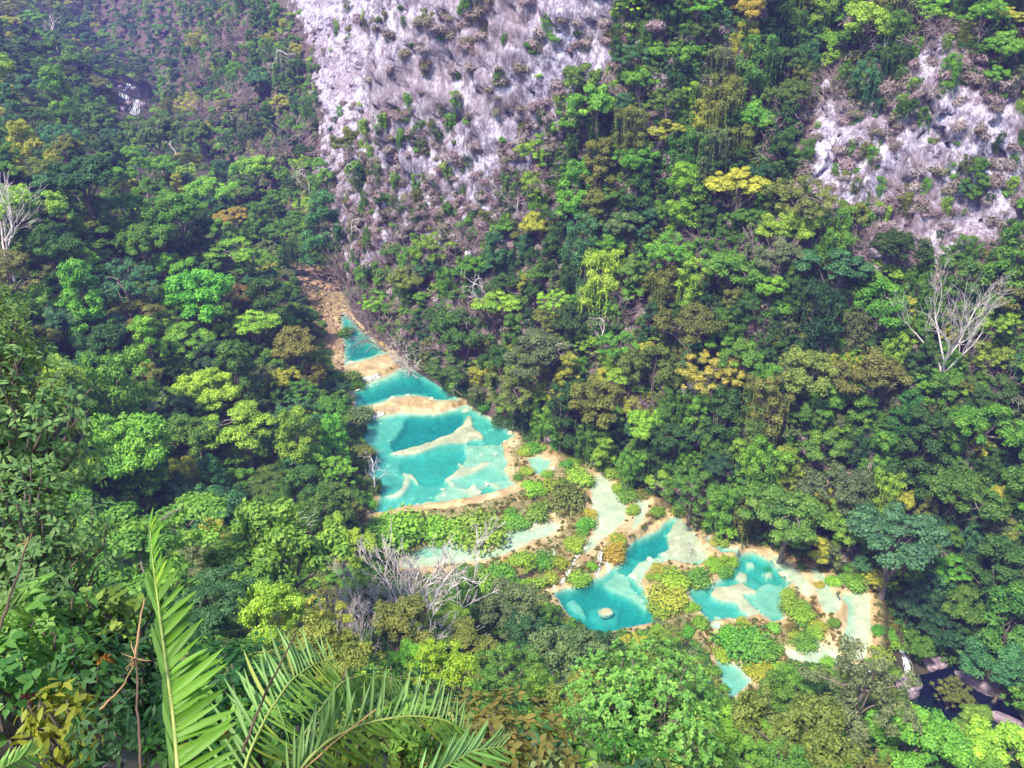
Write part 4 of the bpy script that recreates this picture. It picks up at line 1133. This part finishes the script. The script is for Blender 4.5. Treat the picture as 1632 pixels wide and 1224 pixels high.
# the far river with its rapids, the dark lower river
def sheet(name, outline, z, mat, label, zs=None):
    P = np.array([at_z(u, v, zz) for (u, v), zz in zip(outline, zs or [z] * len(outline))])
    bm = bmesh.new(); vs3 = [bm.verts.new(p) for p in P]; f = bm.faces.new(vs3)
    if f.normal.z < 0: f.normal_flip()
    bmesh.ops.triangulate(bm, faces=[f]); r = bmesh.ops.extrude_face_region(bm, geom=bm.faces[:])
    for g_ in r['geom']:
        if isinstance(g_, bmesh.types.BMVert): g_.co.z -= 3
    bmesh.ops.recalc_face_normals(bm, faces=bm.faces[:])
    me = bpy.data.meshes.new(name); bm.to_mesh(me); bm.free(); me.materials.append(mat)
    return tag(link(name, me), label, kind='structure')
sheet("river", [(1396, 1084), (1440, 1080), (1475, 1074), (1530, 1058), (1560, 1076), (1600, 1118), (1660, 1160), (1660, 1205), (1600, 1170), (1550, 1150), (1500, 1142), (1450, 1118)], -7.6, M_river, "dark blue river in the shade below the waterfall")
sheet("river", [(180, 188), (196, 150), (190, 128), (205, 118), (236, 130), (240, 160), (226, 190)], 9.6, M_river, "far river in the bottom of the gorge")

def fall(name, path, width, n, label, rad=.05, seed=0, cat="waterfall"):
    """strands of white water running down the ground between pixel positions"""
    rg = np.random.default_rng(900 + seed); g = Geo(); pts = []
    for (u, v) in path:
        h = hit(u, v)
        if h is None: return
        pts.append(np.array(h))
    pts = np.array(pts)
    side = np.cross(pts[-1] - pts[0], (0, 0, 1.0)); side /= np.linalg.norm(side) + 1e-9
    for k in range(n):
        o_ = rg.normal() * width * .4; m_ = 22
        t = np.linspace(0, 1, m_) * (len(pts) - 1); P = np.array([np.interp(t, range(len(pts)), pts[:, i]) for i in range(3)]).T
        P = P + side * (o_ * np.linspace(.7, 1.2, m_)[:, None]) + rg.normal(size=(m_, 3)) * .07
        for q in P: q[2] = drop(q[0], q[1]) + .02 + .07 * rg.random()
        g.tube(P, rad * rg.uniform(.25, .75) * (1 + .7 * np.sin(np.linspace(0, 14, m_) + k)), 5)
    o = link(name, g.mesh("cascade", M_foam, True)); tag(o, label, cat, "little cascades between the pools")
fall("cascade", [(846, 812), (849, 826), (853, 836)], .5, 9, "white cascade dropping from the broad stepped pool onto the cream shelf", .07, 1)
fall("cascade", [(706, 838), (704, 850), (705, 862)], .5, 8, "white cascade at the left end of the cream shelf pool", .07, 2)
fall("cascade", [(884, 878), (880, 905), (884, 938)], .45, 7, "white runnel falling into the left corner of the deep teal pool", .06, 3)
fall("cascade", [(934, 872), (912, 900), (892, 934)], .5, 7, "slanting white runnel between two round bushes above the deep teal pool", .06, 4)
fall("cascade", [(958, 880), (955, 900), (950, 918)], .45, 7, "short white runnel into the upper edge of the deep teal pool", .06, 5)
fall("cascade", [(968, 896), (970, 905), (972, 913)], .4, 6, "shortest white runnel, right end of the cascades above the deep teal pool", .06, 6)
fall("cascade", [(1438, 1036), (1446, 1054), (1452, 1084)], .9, 16, "pale waterfall plunging from the terrace into the dark river", .06, 7)
fall("cascade", [(1380, 1060), (1384, 1072), (1386, 1084)], .5, 6, "thin white trickle down the grassy edge left of the waterfall", .07, 8)
fall("cascade", [(575, 605), (590, 605), (604, 601)], .5, 9, "white foam line under the first tan dam", .12, 9)
fall("cascade", [(588, 667), (598, 664), (611, 659)], .4, 8, "white foam line under the second tan dam", .11, 10)
fall("cascade", [(206, 134), (202, 146), (200, 160)], 2.0, 14, "upper white rapid of the far river", .12, 11)
fall("cascade", [(222, 160), (218, 172), (214, 184)], 2.0, 14, "lower white rapid of the far river", .12, 12)
print("terrace things ready")

# ------------------------------------------------------------------ leafless trees
def bare_at(u, v, hpx, kind, label, var=0, rz=0.0, mat=None, group=None, tilt=0, cat="tree", name="leafless_tree", wide=1.0, data=None):
    h = hit(u, v)
    if h is None: return
    d = (h - EYEV).dot(Vector((0, CP, -SP)))
    me = data or BARE[kind][var]
    hm = max(v.co.z for v in me.vertices)
    s = hpx / F * d / CP / hm
    if mat: me = with_mat(me, mat)
    o = link(name, None, None, h); o.rotation_euler = (tilt, 0, rz); o.scale = (s * wide, s * wide, s)
    link("branches", me, o)
    return tag(o, label, cat, group or "leafless trees among the forest")
bare_at(1492, 640, 215, 'vase', "tall white leafless tree spreading over the right slope", 0, 2.4, wide=.66)
bare_at(22, 452, 175, 'vase', "white leafless tree at the left edge in front of the lime crown", 1, 1.9, wide=1.05)
rgb = np.random.default_rng(77)
fan = Geo()
_P = curve_pts((0, 0, -2), (.2, 0, .9), 0, rgb, 5, .04); fan.tube(_P, np.linspace(.26, .20, 5), 7)
for i in range(11):
    a = i * 2.4 + rgb.random() * .5; q = .5 + .95 * ((i * .618) % 1); d = np.array((math.cos(a) * q * 1.15, math.sin(a) * q, 1.0)); d /= np.linalg.norm(d)
    branch_skeleton(fan, _P[-1 - i % 3], d, 4.6 * rgb.uniform(.8, 1.15), .085, 3, rgb, .5, (4, 5), .2, .52, 5, .014, .14)
fan_me = fan.mesh("branches", M_pale)
bare_at(655, 1030, 200, 'fan', "wide pale leafless tree spreading before the cream shelf pool", 0, 0, data=fan_me, wide=1.1)
bare_at(566, 1060, 125, 'fan', "smaller pale leafless tree left of the wide spreading one", 0, 2.1, data=fan_me, wide=.6)
bare_at(450, 905, 92, 'wisp', "pale thin leafless tree above the arching palm fronds", 0, .3)
bare_at(503, 905, 60, 'wisp', "thin pale bare trunk right of the pale thin leafless tree", 1, 2.0)
bare_at(600, 790, 70, 'wisp', "leaning bare tree on the left shore of the broad stepped pool", 2, 2.8, tilt=.3)
bare_at(655, 585, 52, 'thicket', "whitish leafless bush beside the first tan dam", 0, .4, M_pale)
bare_at(868, 672, 62, 'wisp', "small pale drooping tree above the nook pool", 1, 1.2)
bare_at(318, 735, 60, 'wisp', "pale forked trunk under the wide yellow-green crown", 0, .9)
bare_at(715, 700, 40, 'wisp', "pale stem leaning out at the right tip of the second pool", 2, 1.0, tilt=.6) if False else None
spots = [(90, 60, 45), (590, 505, 60), (620, 530, 60), (780, 480, 70), (770, 505, 60), (735, 550, 66), (690, 520, 50), (585, 470, 60), (560, 430, 60), (560, 380, 55), (540, 330, 50), (640, 400, 60), (700, 440, 50), (750, 390, 60), (870, 280, 55), (830, 330, 60), (800, 300, 50), (930, 330, 50),
         (1095, 320, 50), (1110, 390, 60), (1220, 400, 70), (1215, 440, 60), (1160, 400, 40), (1590, 600, 60), (1620, 480, 60), (1600, 400, 60), (990, 480, 50), (960, 540, 50), (1010, 560, 50), (1060, 520, 50), (1110, 640, 50), (940, 640, 50), (1000, 650, 60), (880, 570, 50), (930, 440, 40), (1240, 190, 70), (1200, 150, 60), (1160, 100, 60),
         (1250, 240, 60), (1400, 90, 60), (1480, 60, 60), (1320, 140, 50), (1460, 400, 50), (1380, 380, 50), (230, 300, 40), (280, 230, 50), (340, 190, 60), (400, 160, 60), (450, 120, 60), (330, 120, 50), (480, 230, 60), (500, 300, 50), (430, 250, 50), (380, 60, 60), (250, 680, 60), (200, 690, 50), (155, 620, 40), (1290, 660, 50), (1180, 690, 40), (1620, 980, 50), (1100, 870, 30)]
made = []
for i, (u, v, hp) in enumerate(spots):
    kd = 'thicket' if i % 3 else 'wisp'
    o = bare_at(u, v + hp * .4, hp, kd, None, i % 3, rgf.random() * 6.28, M_twig if (kd == 'thicket' and u < 1000) else None, "grey leafless bushes and trees on the slopes", name="leafless_bush" if kd == 'thicket' else "leafless_tree", cat="bush" if kd == 'thicket' else "tree")
    if o is None: continue
    lab = ("grey-pink leafless bush " if kd == 'thicket' else "pale thin leafless tree ") + place_words(u, v)
    o["label"] = lab; made.append((o, lab, u, v))
distinct(made)
print("bare trees ready")

# ------------------------------------------------------------------ foreground plants
def leaf6(c, nrm, axis, ln, wd, fold=.16, bend=.12):
    """pointed leaves with a folded midrib: base at c, pointing along axis"""
    n = len(c); ax = axis / (np.linalg.norm(axis, axis=1)[:, None] + 1e-9)
    nr = nrm - ax * (nrm * ax).sum(1)[:, None]; nr /= np.linalg.norm(nr, axis=1)[:, None] + 1e-9
    b = np.cross(nr, ax); ln = np.broadcast_to(ln, n)[:, None]; wd = np.broadcast_to(wd, n)[:, None]
    pt = lambda t, s, z: c + ax * ln * t + b * wd * s + nr * (wd * z - ln * bend * t * t)
    V = np.stack([pt(0, 0, 0), pt(.32, .5, fold), pt(.72, .36, fold * .8), pt(1, 0, 0), pt(.72, -.36, fold * .8), pt(.32, -.5, fold), pt(.5, 0, 0)], 1).reshape(-1, 3)
    i = np.arange(n)[:, None] * 7
    Q = np.concatenate([i + [0, 1, 2, 6], i + [6, 2, 3, 4], i + [0, 6, 4, 5]])
    return V, Q
def whorl_plant(seed, n_wh, dims, per, ln, wd, droop=.6, clump_up=.5, name="foliage", tint_mu=.5, spread=1.0, mat=None):
    rg = np.random.default_rng(seed)
    d = rg.normal(size=(n_wh, 3)); d[:, 2] = d[:, 2] * .9 + .15; d /= np.linalg.norm(d, axis=1)[:, None]
    c = d * (rg.random((n_wh, 1)) ** .45) * np.array(dims); c[:, 2] += dims[2] * .8
    C, N_, A, T = [], [], [], []
    for ci, di in zip(c, d):
        k = per + int(rg.integers(-2, 3)); ax0 = di + (0, 0, clump_up); ax0 /= np.linalg.norm(ax0)
        r = rg.normal(size=(k, 3)); r -= ax0 * (r @ ax0)[:, None]; r /= np.linalg.norm(r, axis=1)[:, None]
        A.append(r * spread + ax0 * rg.uniform(-.1, .8, (k, 1)) - (0, 0, 1) * np.array((0, 0, droop)) * rg.uniform(.3, 1.2, (k, 1)))
        N_.append(np.repeat(ax0[None], k, 0) + rg.normal(size=(k, 3)) * .3 + (0, 0, .4)); C.append(ci + r * ln * .15 + rg.normal(size=(k, 3)) * ln * .15); T.append(np.clip(tint_mu + rg.normal() * .12 + rg.normal(size=k) * .12, 0, 1))
    C = np.concatenate(C); T = np.concatenate(T); n = len(C)
    V, Q = leaf6(C, np.concatenate(N_), np.concatenate(A), ln * rg.uniform(.6, 1.2, n), wd * rg.uniform(.7, 1.15, n))
    me = leaf_mesh(name, V, Q, np.tile(T, 3), mat or M_leaf)
    g = Geo()
    for ci in c[rg.permutation(n_wh)[:max(8, n_wh // 5)]]:
        g.tube(curve_pts((0, 0, -.4), ci, .15, rg, 7, .1), np.linspace(.03, .008, 7) * max(1, dims[2] / 1.2), 4)
    return me, g.mesh("stem", M_bark)
def plant(name, u, v, depth, data, s, colour, label, cat, group=None, sit=None, rz=0.0):
    """plant whose middle shows at (u, v) at this depth; its foot goes down to the ground"""
    p = at_depth(u, v, depth)
    o = link(name, None, None, p); o.scale = (s, s, s); o.rotation_euler = (0, 0, rz)
    f_ = link("foliage", data[0], o); link("stem", data[1], o)
    f_.color = (*colour, 1)
    return tag(o, label, cat, group)

# large-leaved shrub at the left edge, the bright round-leaved tree
big = whorl_plant(11, 560, (1.9, 1.9, 2.1), 9, .175, .075, .5, .6)
for (u, v, dep, s, col_, lab) in ((38, 810, 17, 1.0, (.17, .29, .09), "tall shrub with drooping glossy leaves at the left edge"), (62, 1010, 15, .9, (.14, .25, .08), "glossy dark-leaved shrub below the tall one at the left edge"), (-20, 640, 17.5, .75, (.16, .25, .06), "sunlit top of the glossy shrub on the left edge")):
    plant("big_leaved_shrub", u, v, dep, big, s, col_, lab, "shrub", "glossy shrubs at the left edge", rz=u)
rt = whorl_plant(12, 900, (4.3, 4.0, 3.3), 12, .235, .15, .25, .9, spread=.8)
plant("round_leaved_tree", 1010, 1205, 42, rt, 1.0, (.18, .37, .07), "bright green round-leaved tree in front of the deep teal pool", "tree", rz=1)
plant("round_leaved_tree", 905, 1235, 38, rt, .55, (.15, .33, .06), "smaller bright green tree at the bottom left of the round-leaved tree", "tree", rz=3)

fine = [whorl_plant(20 + i, 260, (1.1, 1.1, .8), 8, .14, .065, .3, .7) for i in range(3)]
lance = [whorl_plant(30 + i, 110, (1.0, 1.0, .9), 8, .30, .075, .9, .3) for i in range(2)]
tiny = [whorl_plant(40 + i, 420, (1.1, 1.1, .7), 9, .085, .045, .2, .8) for i in range(2)]
rgn = np.random.default_rng(99)
made = []
CW = {'f': ((.065, .16, .025), "green small-leaved"), 'y': ((.15, .20, .03), "yellow-green"), 'o': ((.19, .18, .04), "yellowish olive"), 'd': ((.03, .09, .025), "dark green"), 'b': ((.10, .24, .04), "bright green")}
near_list = []
for k in range(4000):
    u = rgn.uniform(-60, 1120); v = rgn.uniform(960, 1290)
    h = hit(u, v)
    if h is None: continue
    d = (h - EYEV).dot(Vector((0, CP, -SP)))
    if d > 40 or d < 6.5: continue
    r = (1.0 + .25 * rgn.random()) * min(1.5, .45 + d / 22) * F / d * .75
    if any((u - q[0]) ** 2 + (v - q[1]) ** 2 < (.62 * (r + q[2])) ** 2 for q in near_list): continue
    if blocks(u, v - r * .8, r * .6): continue
    near_list.append((u, v, r)); 
    kd = pick(rgn, dict(fine=4, lance=2.2 if d < 14 else .6, tiny=3)); src = dict(fine=fine, lance=lance, tiny=tiny)[kd]
    ck = pick(rgn, dict(f=4, y=2, o=1.6 if 500 < u < 900 else .5, d=2.2, b=2))
    s = min(1.5, .45 + d / 22)
    o = link("undershrub", None, None, h - Vector((0, 0, .15 * s))); o.scale = (s, s, s * rgn.uniform(.8, 1.2)); o.rotation_euler = (rgn.normal() * .1, rgn.normal() * .1, rgn.random() * 6.28)
    dt = src[int(rgn.integers(len(src)))]
    f_ = link("foliage", dt[0], o); link("stem", dt[1], o); c = np.array(CW[ck][0]) * (1 + rgn.normal(size=3) * .1); f_.color = (*np.clip(c, .01, .5), 1)
    lab = CW[ck][1] + dict(fine=" shrub ", lance=" long-leaved shrub ", tiny=" fine-leaved shrub ")[kd] + place_words(u, v)
    tag(o, lab, "shrub", "shrubs on the near slope"); made.append((o, lab, u, v))
distinct(made)
print("near shrubs", len(made))

# ------------------------------------------------------------------ palm fronds in front, each leaflet its own piece
def leaflet_mesh(seed, name="leaflet"):
    """one narrow pleated leaflet, length 1 along +Y, width .12"""
    n = 7; t = np.linspace(0, 1, n); w = .062 * np.sin(np.clip(t * .92 + .08, 0, 1) * math.pi) ** .6 * (1 - .25 * t); w[-1] = .003
    bend = -.16 * t ** 2 if seed == 0 else (-.30 * t ** 2 if seed == 1 else -.06 * t ** 2)
    V = np.concatenate([np.c_[-w, t, bend + w * .45], np.c_[0 * w, t, bend], np.c_[w, t, bend + w * .45]])
    i = np.arange(n - 1); Q = np.concatenate([np.stack([i, i + n, i + n + 1, i + 1], -1), np.stack([i + n, i + 2 * n, i + 2 * n + 1, i + n + 1], -1)])
    return mesh_np(name, V, Q, M_frond, True)
m, nt, out = new_mat("palm_leaf"); M_frond = m
oi = nd(nt, "ShaderNodeObjectInfo"); tc = nd(nt, "ShaderNodeTexCoord")
mpf = nd(nt, "ShaderNodeMapping"); mpf.inputs["Scale"].default_value = (60, 3, 3); nt.links.new(tc.outputs["Object"], mpf.inputs[0])
fv = noise(nt, 1.0, 3, mpf.outputs[0])
cc = mixc(nt, mathn(nt, 'MULTIPLY', fv, .5), oi.outputs["Color"], (.20, .32, .05))
hs = nd(nt, "ShaderNodeHueSaturation"); nt.links.new(cc, hs.inputs["Color"]); nt.links.new(mathn(nt, 'ADD', mathn(nt, 'MULTIPLY', oi.outputs["Random"], .5), .75), hs.inputs["Value"])
pf = nd(nt, "ShaderNodeBsdfPrincipled"); nt.links.new(hs.outputs[0], pf.inputs["Base Color"]); pf.inputs["Roughness"].default_value = .5; pf.inputs["Specular IOR Level"].default_value = .3
tf = nd(nt, "ShaderNodeBsdfTranslucent"); nt.links.new(mixc(nt, 1.0, hs.outputs[0], (1.2, 1.3, .5), 'MULTIPLY'), tf.inputs[0])
mf = nd(nt, "ShaderNodeMixShader"); mf.inputs[0].default_value = .4; nt.links.new(pf.outputs[0], mf.inputs[1]); nt.links.new(tf.outputs[0], mf.inputs[2]); nt.links.new(mf.outputs[0], out.inputs[0])
M_rachis = plain_material("palm_rachis", [(.3, (.16, .22, .04)), (.7, (.30, .34, .08))], 4.0, .5)
LEAFLET = [leaflet_mesh(i) for i in range(3)]

def frond(parent, knots, n, ldir, rdir, llen, rlen, col_l, col_r, width=(1.7, 1.7), t0=.06, var=(0, 0), rr=.012, seed=0, name="frond"):
    """knots: (u, v, depth) along the midrib from base to tip; ldir/rdir give each side's lean as (x right, tangent, up, away)"""
    rg = np.random.default_rng(seed)
    K = np.array([at_depth(*k) for k in knots]); tk = np.linspace(0, 1, len(K))
    tt = np.linspace(0, 1, 60)
    # smooth the polyline
    C = np.stack([np.interp(tt, tk, K[:, i]) for i in range(3)], -1)
    for _ in range(10): C[1:-1] = (C[:-2] + C[1:-1] * 2 + C[2:]) / 4
    base = C[0]
    fr = link(name, None, parent, Vector(base) - parent.location) if parent else link(name, None, None, base)
    g = Geo(); g.tube(C - base, np.linspace(rr, rr * .2, 60), 6); link("rachis", g.mesh("rachis", M_rachis, True), fr)
    away = np.array((0, CP, -SP)); X = np.array((1.0, 0, 0)); U = np.array((0, SP, CP))
    for i in range(n):
        t = t0 + (1 - t0) * (i + .5) / n
        x = t * 59; j = min(int(x), 58); p = C[j] + (C[j + 1] - C[j]) * (x - j); tan = C[min(j + 2, 59)] - C[max(j - 1, 0)]; tan /= np.linalg.norm(tan)
        for side, dv, ln, col, wd, vr in ((0, ldir, llen, col_l, width[0], var[0]), (1, rdir, rlen, col_r, width[1], var[1])):
            q = np.array(dv(t) if callable(dv) else dv, float); d = X * q[0] + tan * q[1] + U * q[2] + away * q[3] + rg.normal(size=3) * .12
            d /= np.linalg.norm(d)
            l_ = (ln(t) if callable(ln) else ln) * rg.uniform(.78, 1.08) * (1 if rg.random() > .05 else .5)
            nr = -away + np.cross(tan, d) * (1 if side == 0 else -1) * .5 + rg.normal(size=3) * .3; nr -= d * nr.dot(d); nr /= np.linalg.norm(nr)
            sx = np.cross(d, nr)
            M = Matrix(((sx[0], d[0], nr[0], 0), (sx[1], d[1], nr[1], 0), (sx[2], d[2], nr[2], 0), (0, 0, 0, 1))) @ Matrix.Diagonal((l_ * wd * .62, l_, l_, 1))
            M.translation = Vector(p - base)
            o = link("leaflet", LEAFLET[vr if rg.random() < .7 else int(rg.integers(3))], fr); o.matrix_local = M
            c = np.array(col) * rg.uniform(.8, 1.2) * ((1, 1, 1) if rg.random() > .06 else (1.8, 1.1, .8)); o.color = (*c, 1)
    return fr
bell = lambda a, b: (lambda t: a + b * math.sin(math.pi * min(1, t * .9 + .1)))
f = frond(None, [(290, 1330, 3.1), (284, 1230, 3.2), (275, 1130, 3.35), (264, 1050, 3.5), (252, 960, 3.7), (243, 890, 3.9), (239, 836, 4.1)], 64,
          lambda t: (-.42 + .18 * t, .75 + .5 * t, .05, .55), lambda t: (.95 - .62 * t, .22 + .85 * t, .05, -.12), bell(.16, .12), lambda t: .13 + .11 * math.sin(math.pi * min(1, t + .22)),
          (.06, .16, .03), (.09, .24, .015), (1.5, 1.85), .02, (2, 0), .011, 3, "palm_frond")
tag(f, "tall upright bright green palm frond standing at the lower left", "palm frond")
pp = link("palm", None, None, at_depth(480, 1330, 5.0)); tag(pp, "palm with arching pale fronds and long drooping leaflets at the bottom", "palm")
frond(pp, [(372, 1330, 4.6), (392, 1210, 4.9), (425, 1140, 5.1), (462, 1085, 5.3), (500, 1058, 5.5), (535, 1050, 5.7)], 34,
      lambda t: (-.85 + .45 * t, .15, .75, .15), lambda t: (.55, .15, -.62, -.15), lambda t: .18 + .20 * math.sin(math.pi * min(1, t * .8 + .2)), bell(.14, .16), (.17, .31, .11), (.12, .23, .05), (.9, .9), .08, (1, 1), .012, 5)
frond(pp, [(430, 1330, 4.2), (470, 1232, 4.4), (520, 1180, 4.5), (580, 1152, 4.6), (650, 1140, 4.75), (705, 1145, 4.85), (745, 1166, 4.9)], 40,
      lambda t: (-.12 + .35 * t, .12, .95, .1), lambda t: (.30 + .3 * t, .35, -.75, -.1), lambda t: .14 + .15 * math.sin(math.pi * min(1, t * .9 + .12)), bell(.12, .17), (.18, .32, .12), (.09, .19, .03), (.95, .95), .1, (2, 1), .013, 6)
frond(pp, [(560, 1350, 3.6), (640, 1275, 3.7), (700, 1228, 3.8), (752, 1196, 3.9), (800, 1190, 4.0)], 26,
      lambda t: (.1 + .3 * t, .5, .75, .1), lambda t: (.6, .4, -.55, -.1), bell(.10, .10), bell(.12, .13), (.17, .34, .12), (.14, .30, .08), (1.2, 1.2), .1, (0, 1), .010, 7)
frond(pp, [(380, 1340, 5.4), (440, 1240, 5.6), (510, 1130, 5.8), (545, 1085, 6.0), (590, 1072, 6.2), (640, 1085, 6.3)], 36,
      lambda t: (-.1, .1, -.95, .1), lambda t: (.25, .2, -.9, -.1), bell(.14, .2), bell(.14, .2), (.15, .28, .11), (.11, .22, .06), (.85, .85), .3, (1, 1), .011, 8)
f = frond(None, [(-30, 1250, 3.2), (0, 1228, 3.3), (34, 1208, 3.4), (66, 1200, 3.5)], 16, lambda t: (.1 + .3 * t, .5, .85, .05), lambda t: (.55, .5, -.55, -.05), bell(.04, .05), bell(.05, .05), (.22, .40, .09), (.25, .42, .10), (2.0, 2.0), .05, (2, 2), .006, 9, "fern_frond")
tag(f, "small pale yellow-green fern frond in the bottom left corner", "fern")
f = frond(None, [(-60, 1020, 4.6), (-20, 985, 4.7), (20, 968, 4.8), (40, 972, 4.9)], 18, lambda t: (.1, .4, .8, .05), lambda t: (.5, .4, -.7, -.05), bell(.08, .08), bell(.10, .08), (.07, .15, .03), (.08, .18, .03), (1.2, 1.2), .05, (0, 1), .008, 10, "palm_frond")
tag(f, "small dark palm frond reaching in at the left edge", "palm frond")

# dry stalks
M_stalk = plain_material("dark_stalk", [(.3, (.03, .02, .015)), (.7, (.10, .06, .035))], 9.0)
M_straw = plain_material("dry_straw", [(.3, (.22, .12, .05)), (.7, (.42, .26, .12))], 5.0)
def stalk(knots, r, mat, label, star=0, seed=0):
    rg = np.random.default_rng(seed); P = np.array([at_depth(*k) for k in knots]); base = P[0]
    o = link("dry_stalk", None, None, base); g = Geo()
    t = np.linspace(0, 1, 14); C = np.stack([np.interp(t, np.linspace(0, 1, len(P)), P[:, i]) for i in range(3)], -1) - base
    C[1:-1] += rg.normal(size=(12, 3)) * r * .25
    g.tube(C, np.linspace(r, r * .55, 14), 6); link("stem", g.mesh("stem", mat, True), o)
    if star:
        g = Geo()
        for i in range(star):
            d = rg.normal(size=3); d /= np.linalg.norm(d); g.tube(curve_pts(C[-1], C[-1] + d * rg.uniform(.025, .075), -.1, rg, 4), np.linspace(r * .5, r * .15, 4), 4)
        link("whorl", g.mesh("whorl", M_straw), o)
    return tag(o, label, "stalk", "dry stalks among the near plants")
stalk([(226, 1300, 3.0), (223, 1180, 3.1), (216, 1050, 3.3)], .007, M_stalk, "dark upright stalk topped by a dry star whorl beside the tall frond", 16, 1)
stalk([(216, 1052, 3.3), (222, 1000, 3.45), (230, 955, 3.6)], .006, M_straw, "tan dry twig rising from the star whorl", 0, 2)
stalk([(160, 1130, 3.4), (195, 1095, 3.4), (214, 1060, 3.35)], .005, M_straw, "straw-coloured twig slanting up to the star whorl", 0, 3)
stalk([(386, 1200, 4.0), (420, 1110, 4.1), (472, 1008, 4.2)], .008, M_stalk, "straight dark stick slanting in front of the arching fronds", 0, 4)
stalk([(-10, 1030, 4.0), (20, 940, 4.2), (45, 862, 4.4)], .009, M_stalk, "dark slanting stick at the left edge before the glossy shrub", 5, 5)
stalk([(470, 1240, 4.4), (530, 1185, 4.5), (600, 1130, 4.6)], .006, M_straw, "thin straw twig crossing under the arching fronds", 0, 6)

# leafy plants right at the viewpoint
spr = whorl_plant(61, 36, (.30, .30, .34), 7, .13, .045, .9, .2)
spb = whorl_plant(62, 46, (.34, .34, .30), 8, .085, .05, .35, .6)
made = []
for i, (u, v, dep, kd, s, c, w2) in enumerate(((118, 1200, 3.1, 'l', .8, (.24, .26, .03), "yellow-green long-leaved sprig"), (165, 1105, 3.6, 'l', .8, (.06, .15, .04), "dark long-leaved sprig"), (60, 1090, 4.2, 'b', 1.2, (.12, .26, .04), "round-leaved green sprig"),
        (20, 1150, 3.6, 'b', 1.0, (.10, .24, .05), "mid green leafy sprig"), (175, 1200, 2.9, 'l', .6, (.05, .12, .04), "drooping deep green sprig"), (330, 1180, 4.6, 'b', 1.1, (.11, .27, .04), "fresh green leafy sprig"), (420, 1215, 3.8, 'b', .9, (.13, .28, .05), "pale green leafy sprig"),
        (90, 1030, 5.2, 'b', 1.3, (.14, .28, .05), "light green leafy sprig"), (185, 1030, 5.6, 'b', 1.3, (.17, .25, .04), "yellowish leafy sprig"), (300, 1230, 3.3, 'b', .8, (.07, .18, .03), "dark green leafy sprig"), (560, 1235, 4.3, 'b', 1.0, (.20, .27, .04), "yellow-tinged leafy sprig"),
        (660, 1215, 5.5, 'b', 1.3, (.14, .26, .04), "green leafy sprig"), (355, 1175, 4.0, 'r', .18, (.45, .07, .05), "little red sprig"), (52, 1118, 3.6, 'r', .2, (.50, .10, .10), "pink-red sprig"), (172, 1066, 3.6, 'r', .2, (.50, .20, .04), "orange dry sprig"), (700, 1225, 5.0, 'b', .9, (.16, .30, .05), "bright green leafy sprig"), (400, 1120, 6.5, 'b', 1.0, (.13, .27, .05), "soft green leafy sprig"))):
    src = spr if kd == 'l' else (spb if kd == 'b' else spr)
    dep = dep * 1.35 + .6; s *= .95
    o = plant("leafy_sprig", u, v, dep, src, s, c, w2 + " " + ("beside the tall frond" if u < 330 else "under the arching fronds"), "plant", "leafy sprigs at the viewpoint", rz=i * 1.3)
    made.append((o, o["label"], u, v))
distinct(made)

# rubble on the bend of the river above the pools
RP, RS_, RI = [], [], []
for u, v in zip(rgf.uniform(425, 555, 2200), rgf.uniform(375, 610, 2200)):
    if look(R_GRAV, u, v) < -2: continue
    h = hit(u, v)
    if h is None: continue
    if (h.x + 58) > 0 and look(R_CLEAR, u, v) > 4: continue
    RP.append(h + Vector((0, 0, .02))); RS_.append(.15 + .8 * rgf.random() ** 4); RI.append(int(rgf.integers(3)))
scatter("river_rubble", [rock_mesh("rubble", 70 + i, (1.2, 1, .55), M_rubble_src, 2, .35) for i in range(3)], RP, RS_, RI, "tan rubble and gravel on the bend of the river above the pools")
# ------------------------------------------------------------------ the air: bluish haze that the far gorge fades into
bm = bmesh.new(); bmesh.ops.create_cube(bm, size=1)
for v in bm.verts: v.co = ((v.co.x + .5) * 900 - 480, (v.co.y + .5) * 1040 - 60, (v.co.z + .5) * 260 - 45)
me = bpy.data.meshes.new("haze"); bm.to_mesh(me); bm.free()
m, nt, out = new_mat("haze")
pv_ = nd(nt, "ShaderNodeVolumePrincipled"); pv_.inputs["Color"].default_value = (.34, .30, 1.0, 1); pv_.inputs["Density"].default_value = HAZE
nt.links.new(pv_.outputs[0], out.inputs["Volume"])
me.materials.append(m); tag(link("haze", me), "thin blue haze hanging in the gorge", None, None, 'stuff')
#MORE#
